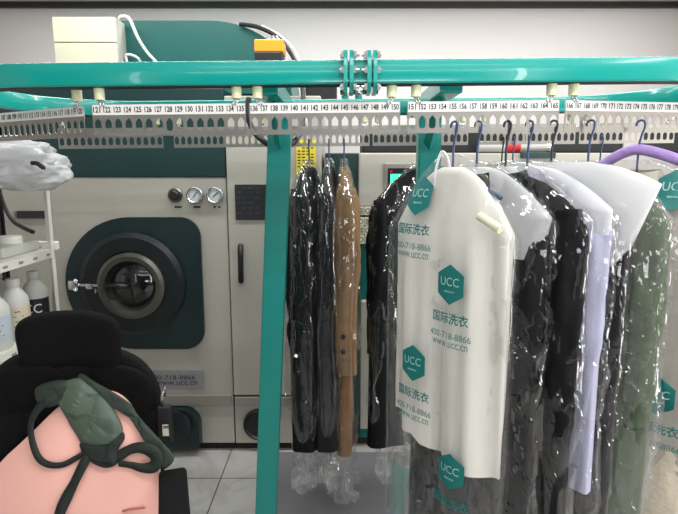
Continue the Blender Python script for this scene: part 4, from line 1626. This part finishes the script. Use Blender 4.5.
def ribbon(name, path, widths, mat, par, off=0.004, wave=0.004, seed=0, lift=None):
    ps = spline([onc(*tz(x, y)) for x, y in path], 8)
    b = MB()
    N = len(ps)
    rows = []
    for i, p in enumerate(ps):
        d = (ps[min(i + 1, N - 1)] - ps[max(i - 1, 0)]).normalized()
        sd = d.cross(NR).normalized()
        q = i / (N - 1)
        k_ = q * (len(widths) - 1)
        i0 = min(int(k_), len(widths) - 2)
        w_ = (widths[i0] + (widths[i0 + 1] - widths[i0]) * (k_ - i0)) * 0.00098
        lf = 0 if lift is None else lift * math.sin(PI * q)
        o1 = off + lf + wave * (1 + math.sin(q * 9 + seed))
        o2 = off + lf + wave * (1 + math.sin(q * 9 + seed + 1.7))
        rows.append([b.bm.verts.new(p - sd * w_ / 2 + NR * o1), b.bm.verts.new(p + NR * ((o1 + o2) / 2 + 0.001)), b.bm.verts.new(p + sd * w_ / 2 + NR * o2)])
    for a, b2 in zip(rows, rows[1:]):
        b.bm.faces.new((a[0], a[1], b2[1], b2[0]))
        b.bm.faces.new((a[1], a[2], b2[2], b2[1]))
    o = b.build(name, mat, par, smooth=True)
    m_ = o.modifiers.new('thick', 'SOLIDIFY')
    m_.thickness = 0.002
    return o


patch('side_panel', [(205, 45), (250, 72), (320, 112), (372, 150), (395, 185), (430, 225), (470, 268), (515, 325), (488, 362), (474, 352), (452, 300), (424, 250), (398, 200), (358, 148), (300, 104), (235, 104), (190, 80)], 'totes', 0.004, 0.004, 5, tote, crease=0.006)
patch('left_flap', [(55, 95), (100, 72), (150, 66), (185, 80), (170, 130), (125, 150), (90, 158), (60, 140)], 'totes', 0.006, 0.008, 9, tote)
patch('bag_front', [(112, 84), (150, 72), (200, 60), (235, 84), (262, 106), (300, 145), (328, 185), (345, 225), (338, 258), (310, 280), (262, 286), (215, 282), (190, 245), (160, 195), (128, 135)], 'tote', 0.008, 0.010, 2, tote, crease=0.015)
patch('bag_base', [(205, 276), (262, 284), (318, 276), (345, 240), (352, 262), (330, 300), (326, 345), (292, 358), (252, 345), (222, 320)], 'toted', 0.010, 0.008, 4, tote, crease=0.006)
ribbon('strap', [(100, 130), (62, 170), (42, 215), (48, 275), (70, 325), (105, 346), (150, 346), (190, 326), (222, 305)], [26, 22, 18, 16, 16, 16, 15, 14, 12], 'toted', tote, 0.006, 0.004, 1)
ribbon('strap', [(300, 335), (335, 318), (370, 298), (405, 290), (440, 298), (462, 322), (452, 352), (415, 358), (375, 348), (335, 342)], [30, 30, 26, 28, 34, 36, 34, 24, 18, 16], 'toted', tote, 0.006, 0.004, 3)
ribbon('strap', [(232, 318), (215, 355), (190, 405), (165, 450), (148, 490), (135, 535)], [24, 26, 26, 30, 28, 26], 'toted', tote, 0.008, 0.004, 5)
# faint emblem print on the bag front
b = MB()
for (x_, y_, r1, r2) in ((215, 148, 30, 26), (262, 142, 26, 22), (232, 200, 44, 38)):
    n_ = 24
    pa = [onc(*tz(x_ + r1 * math.cos(2 * PI * i / n_), y_ + 0.55 * r1 * math.sin(2 * PI * i / n_)), 0.0365) for i in range(n_)]
    pb2 = [onc(*tz(x_ + r2 * math.cos(2 * PI * i / n_), y_ + 0.5 * r2 * math.sin(2 * PI * i / n_)), 0.0365) for i in range(n_)]
    b.add_mesh(pa + pb2, [(i, (i + 1) % n_, n_ + (i + 1) % n_, n_ + i) for i in range(n_)])
b.bm.free()

# ------------------------------------------------------------------ light
def area(name, loc, rot, sx, sy, power, col=(1, 1, 1)):
    l = bpy.data.lights.new(name, 'AREA')
    l.shape = 'RECTANGLE'
    l.size, l.size_y = sx, sy
    l.energy = power
    l.color = col
    o = bpy.data.objects.new(name, l)
    COL.objects.link(o)
    o.location = loc
    o.rotation_euler = rot
    return o


area('ceiling_tube_rear', (0.2, -0.5, 2.58), (0, 0, 0), 2.2, 0.12, 8)
area('ceiling_tube_middle', (0.5, 0.6, 2.58), (0, 0, 0), 2.2, 0.06, 22)
area('ceiling_tube_far', (0.1, 2.3, 2.58), (0, 0, 0), 3.2, 0.10, 40)
area('ceiling_tube_wall', (-0.1, 3.1, 2.58), (0, 0, 0), 4.0, 0.10, 30)
area('ceiling_tube_right', (1.75, 0.6, 2.58), (0, 0, PI / 2), 1.8, 0.08, 24)
area('highlight_strip_upper', (0.3, -1.5, 2.3), (PI / 2 - 0.2, 0, 0), 3.2, 0.05, 10, (0.96, 0.98, 1.0))  # unseen strip added behind the camera for highlights on the film
area('highlight_strip_upright', (1.5, -1.4, 1.5), (PI / 2, 0, 0.3), 0.07, 1.9, 12, (0.96, 0.98, 1.0))  # unseen upright strip, added for the same film highlights
area('highlight_strip_left', (-1.6, -1.2, 1.6), (PI / 2, 0, -0.6), 0.07, 1.6, 3.5, (0.96, 0.98, 1.0))  # unseen strip added on the left side for film highlights
for i_, y_ in enumerate((0.35, 1.05, 1.8)):
    area('side_glint_strip', (2.2, y_, 1.0), (PI / 2, 0, PI / 2), 0.22, 1.3, 11, (1.0, 0.99, 0.96))  # unseen strips added at the right for sharp glints on the film
area('highlight_strip_centre', (0.4, -1.55, 1.0), (PI / 2, 0, 0), 1.2, 0.22, 13, (0.96, 0.98, 1.0))  # unseen low strip added to put highlights on the far-rail covers

w = bpy.data.worlds.new('world')
scene.world = w
w.use_nodes = True
bg = w.node_tree.nodes['Background'] if 'Background' in w.node_tree.nodes else w.node_tree.nodes.new('ShaderNodeBackground')
bg.inputs[0].default_value = (1.0, 0.98, 0.96, 1)
bg.inputs[1].default_value = 0.05

scene.view_settings.view_transform = 'Standard'
scene.view_settings.look = 'None'
scene.view_settings.exposure = 0.0
scene.cycles.transparent_max_bounces = 48
scene.cycles.max_bounces = 10
scene.cycles.caustics_reflective = False
scene.cycles.caustics_refractive = False
scene.cycles.sample_clamp_indirect = 4.0
for o in bpy.data.objects:
    if '_loc' in o:
        del o['_loc']
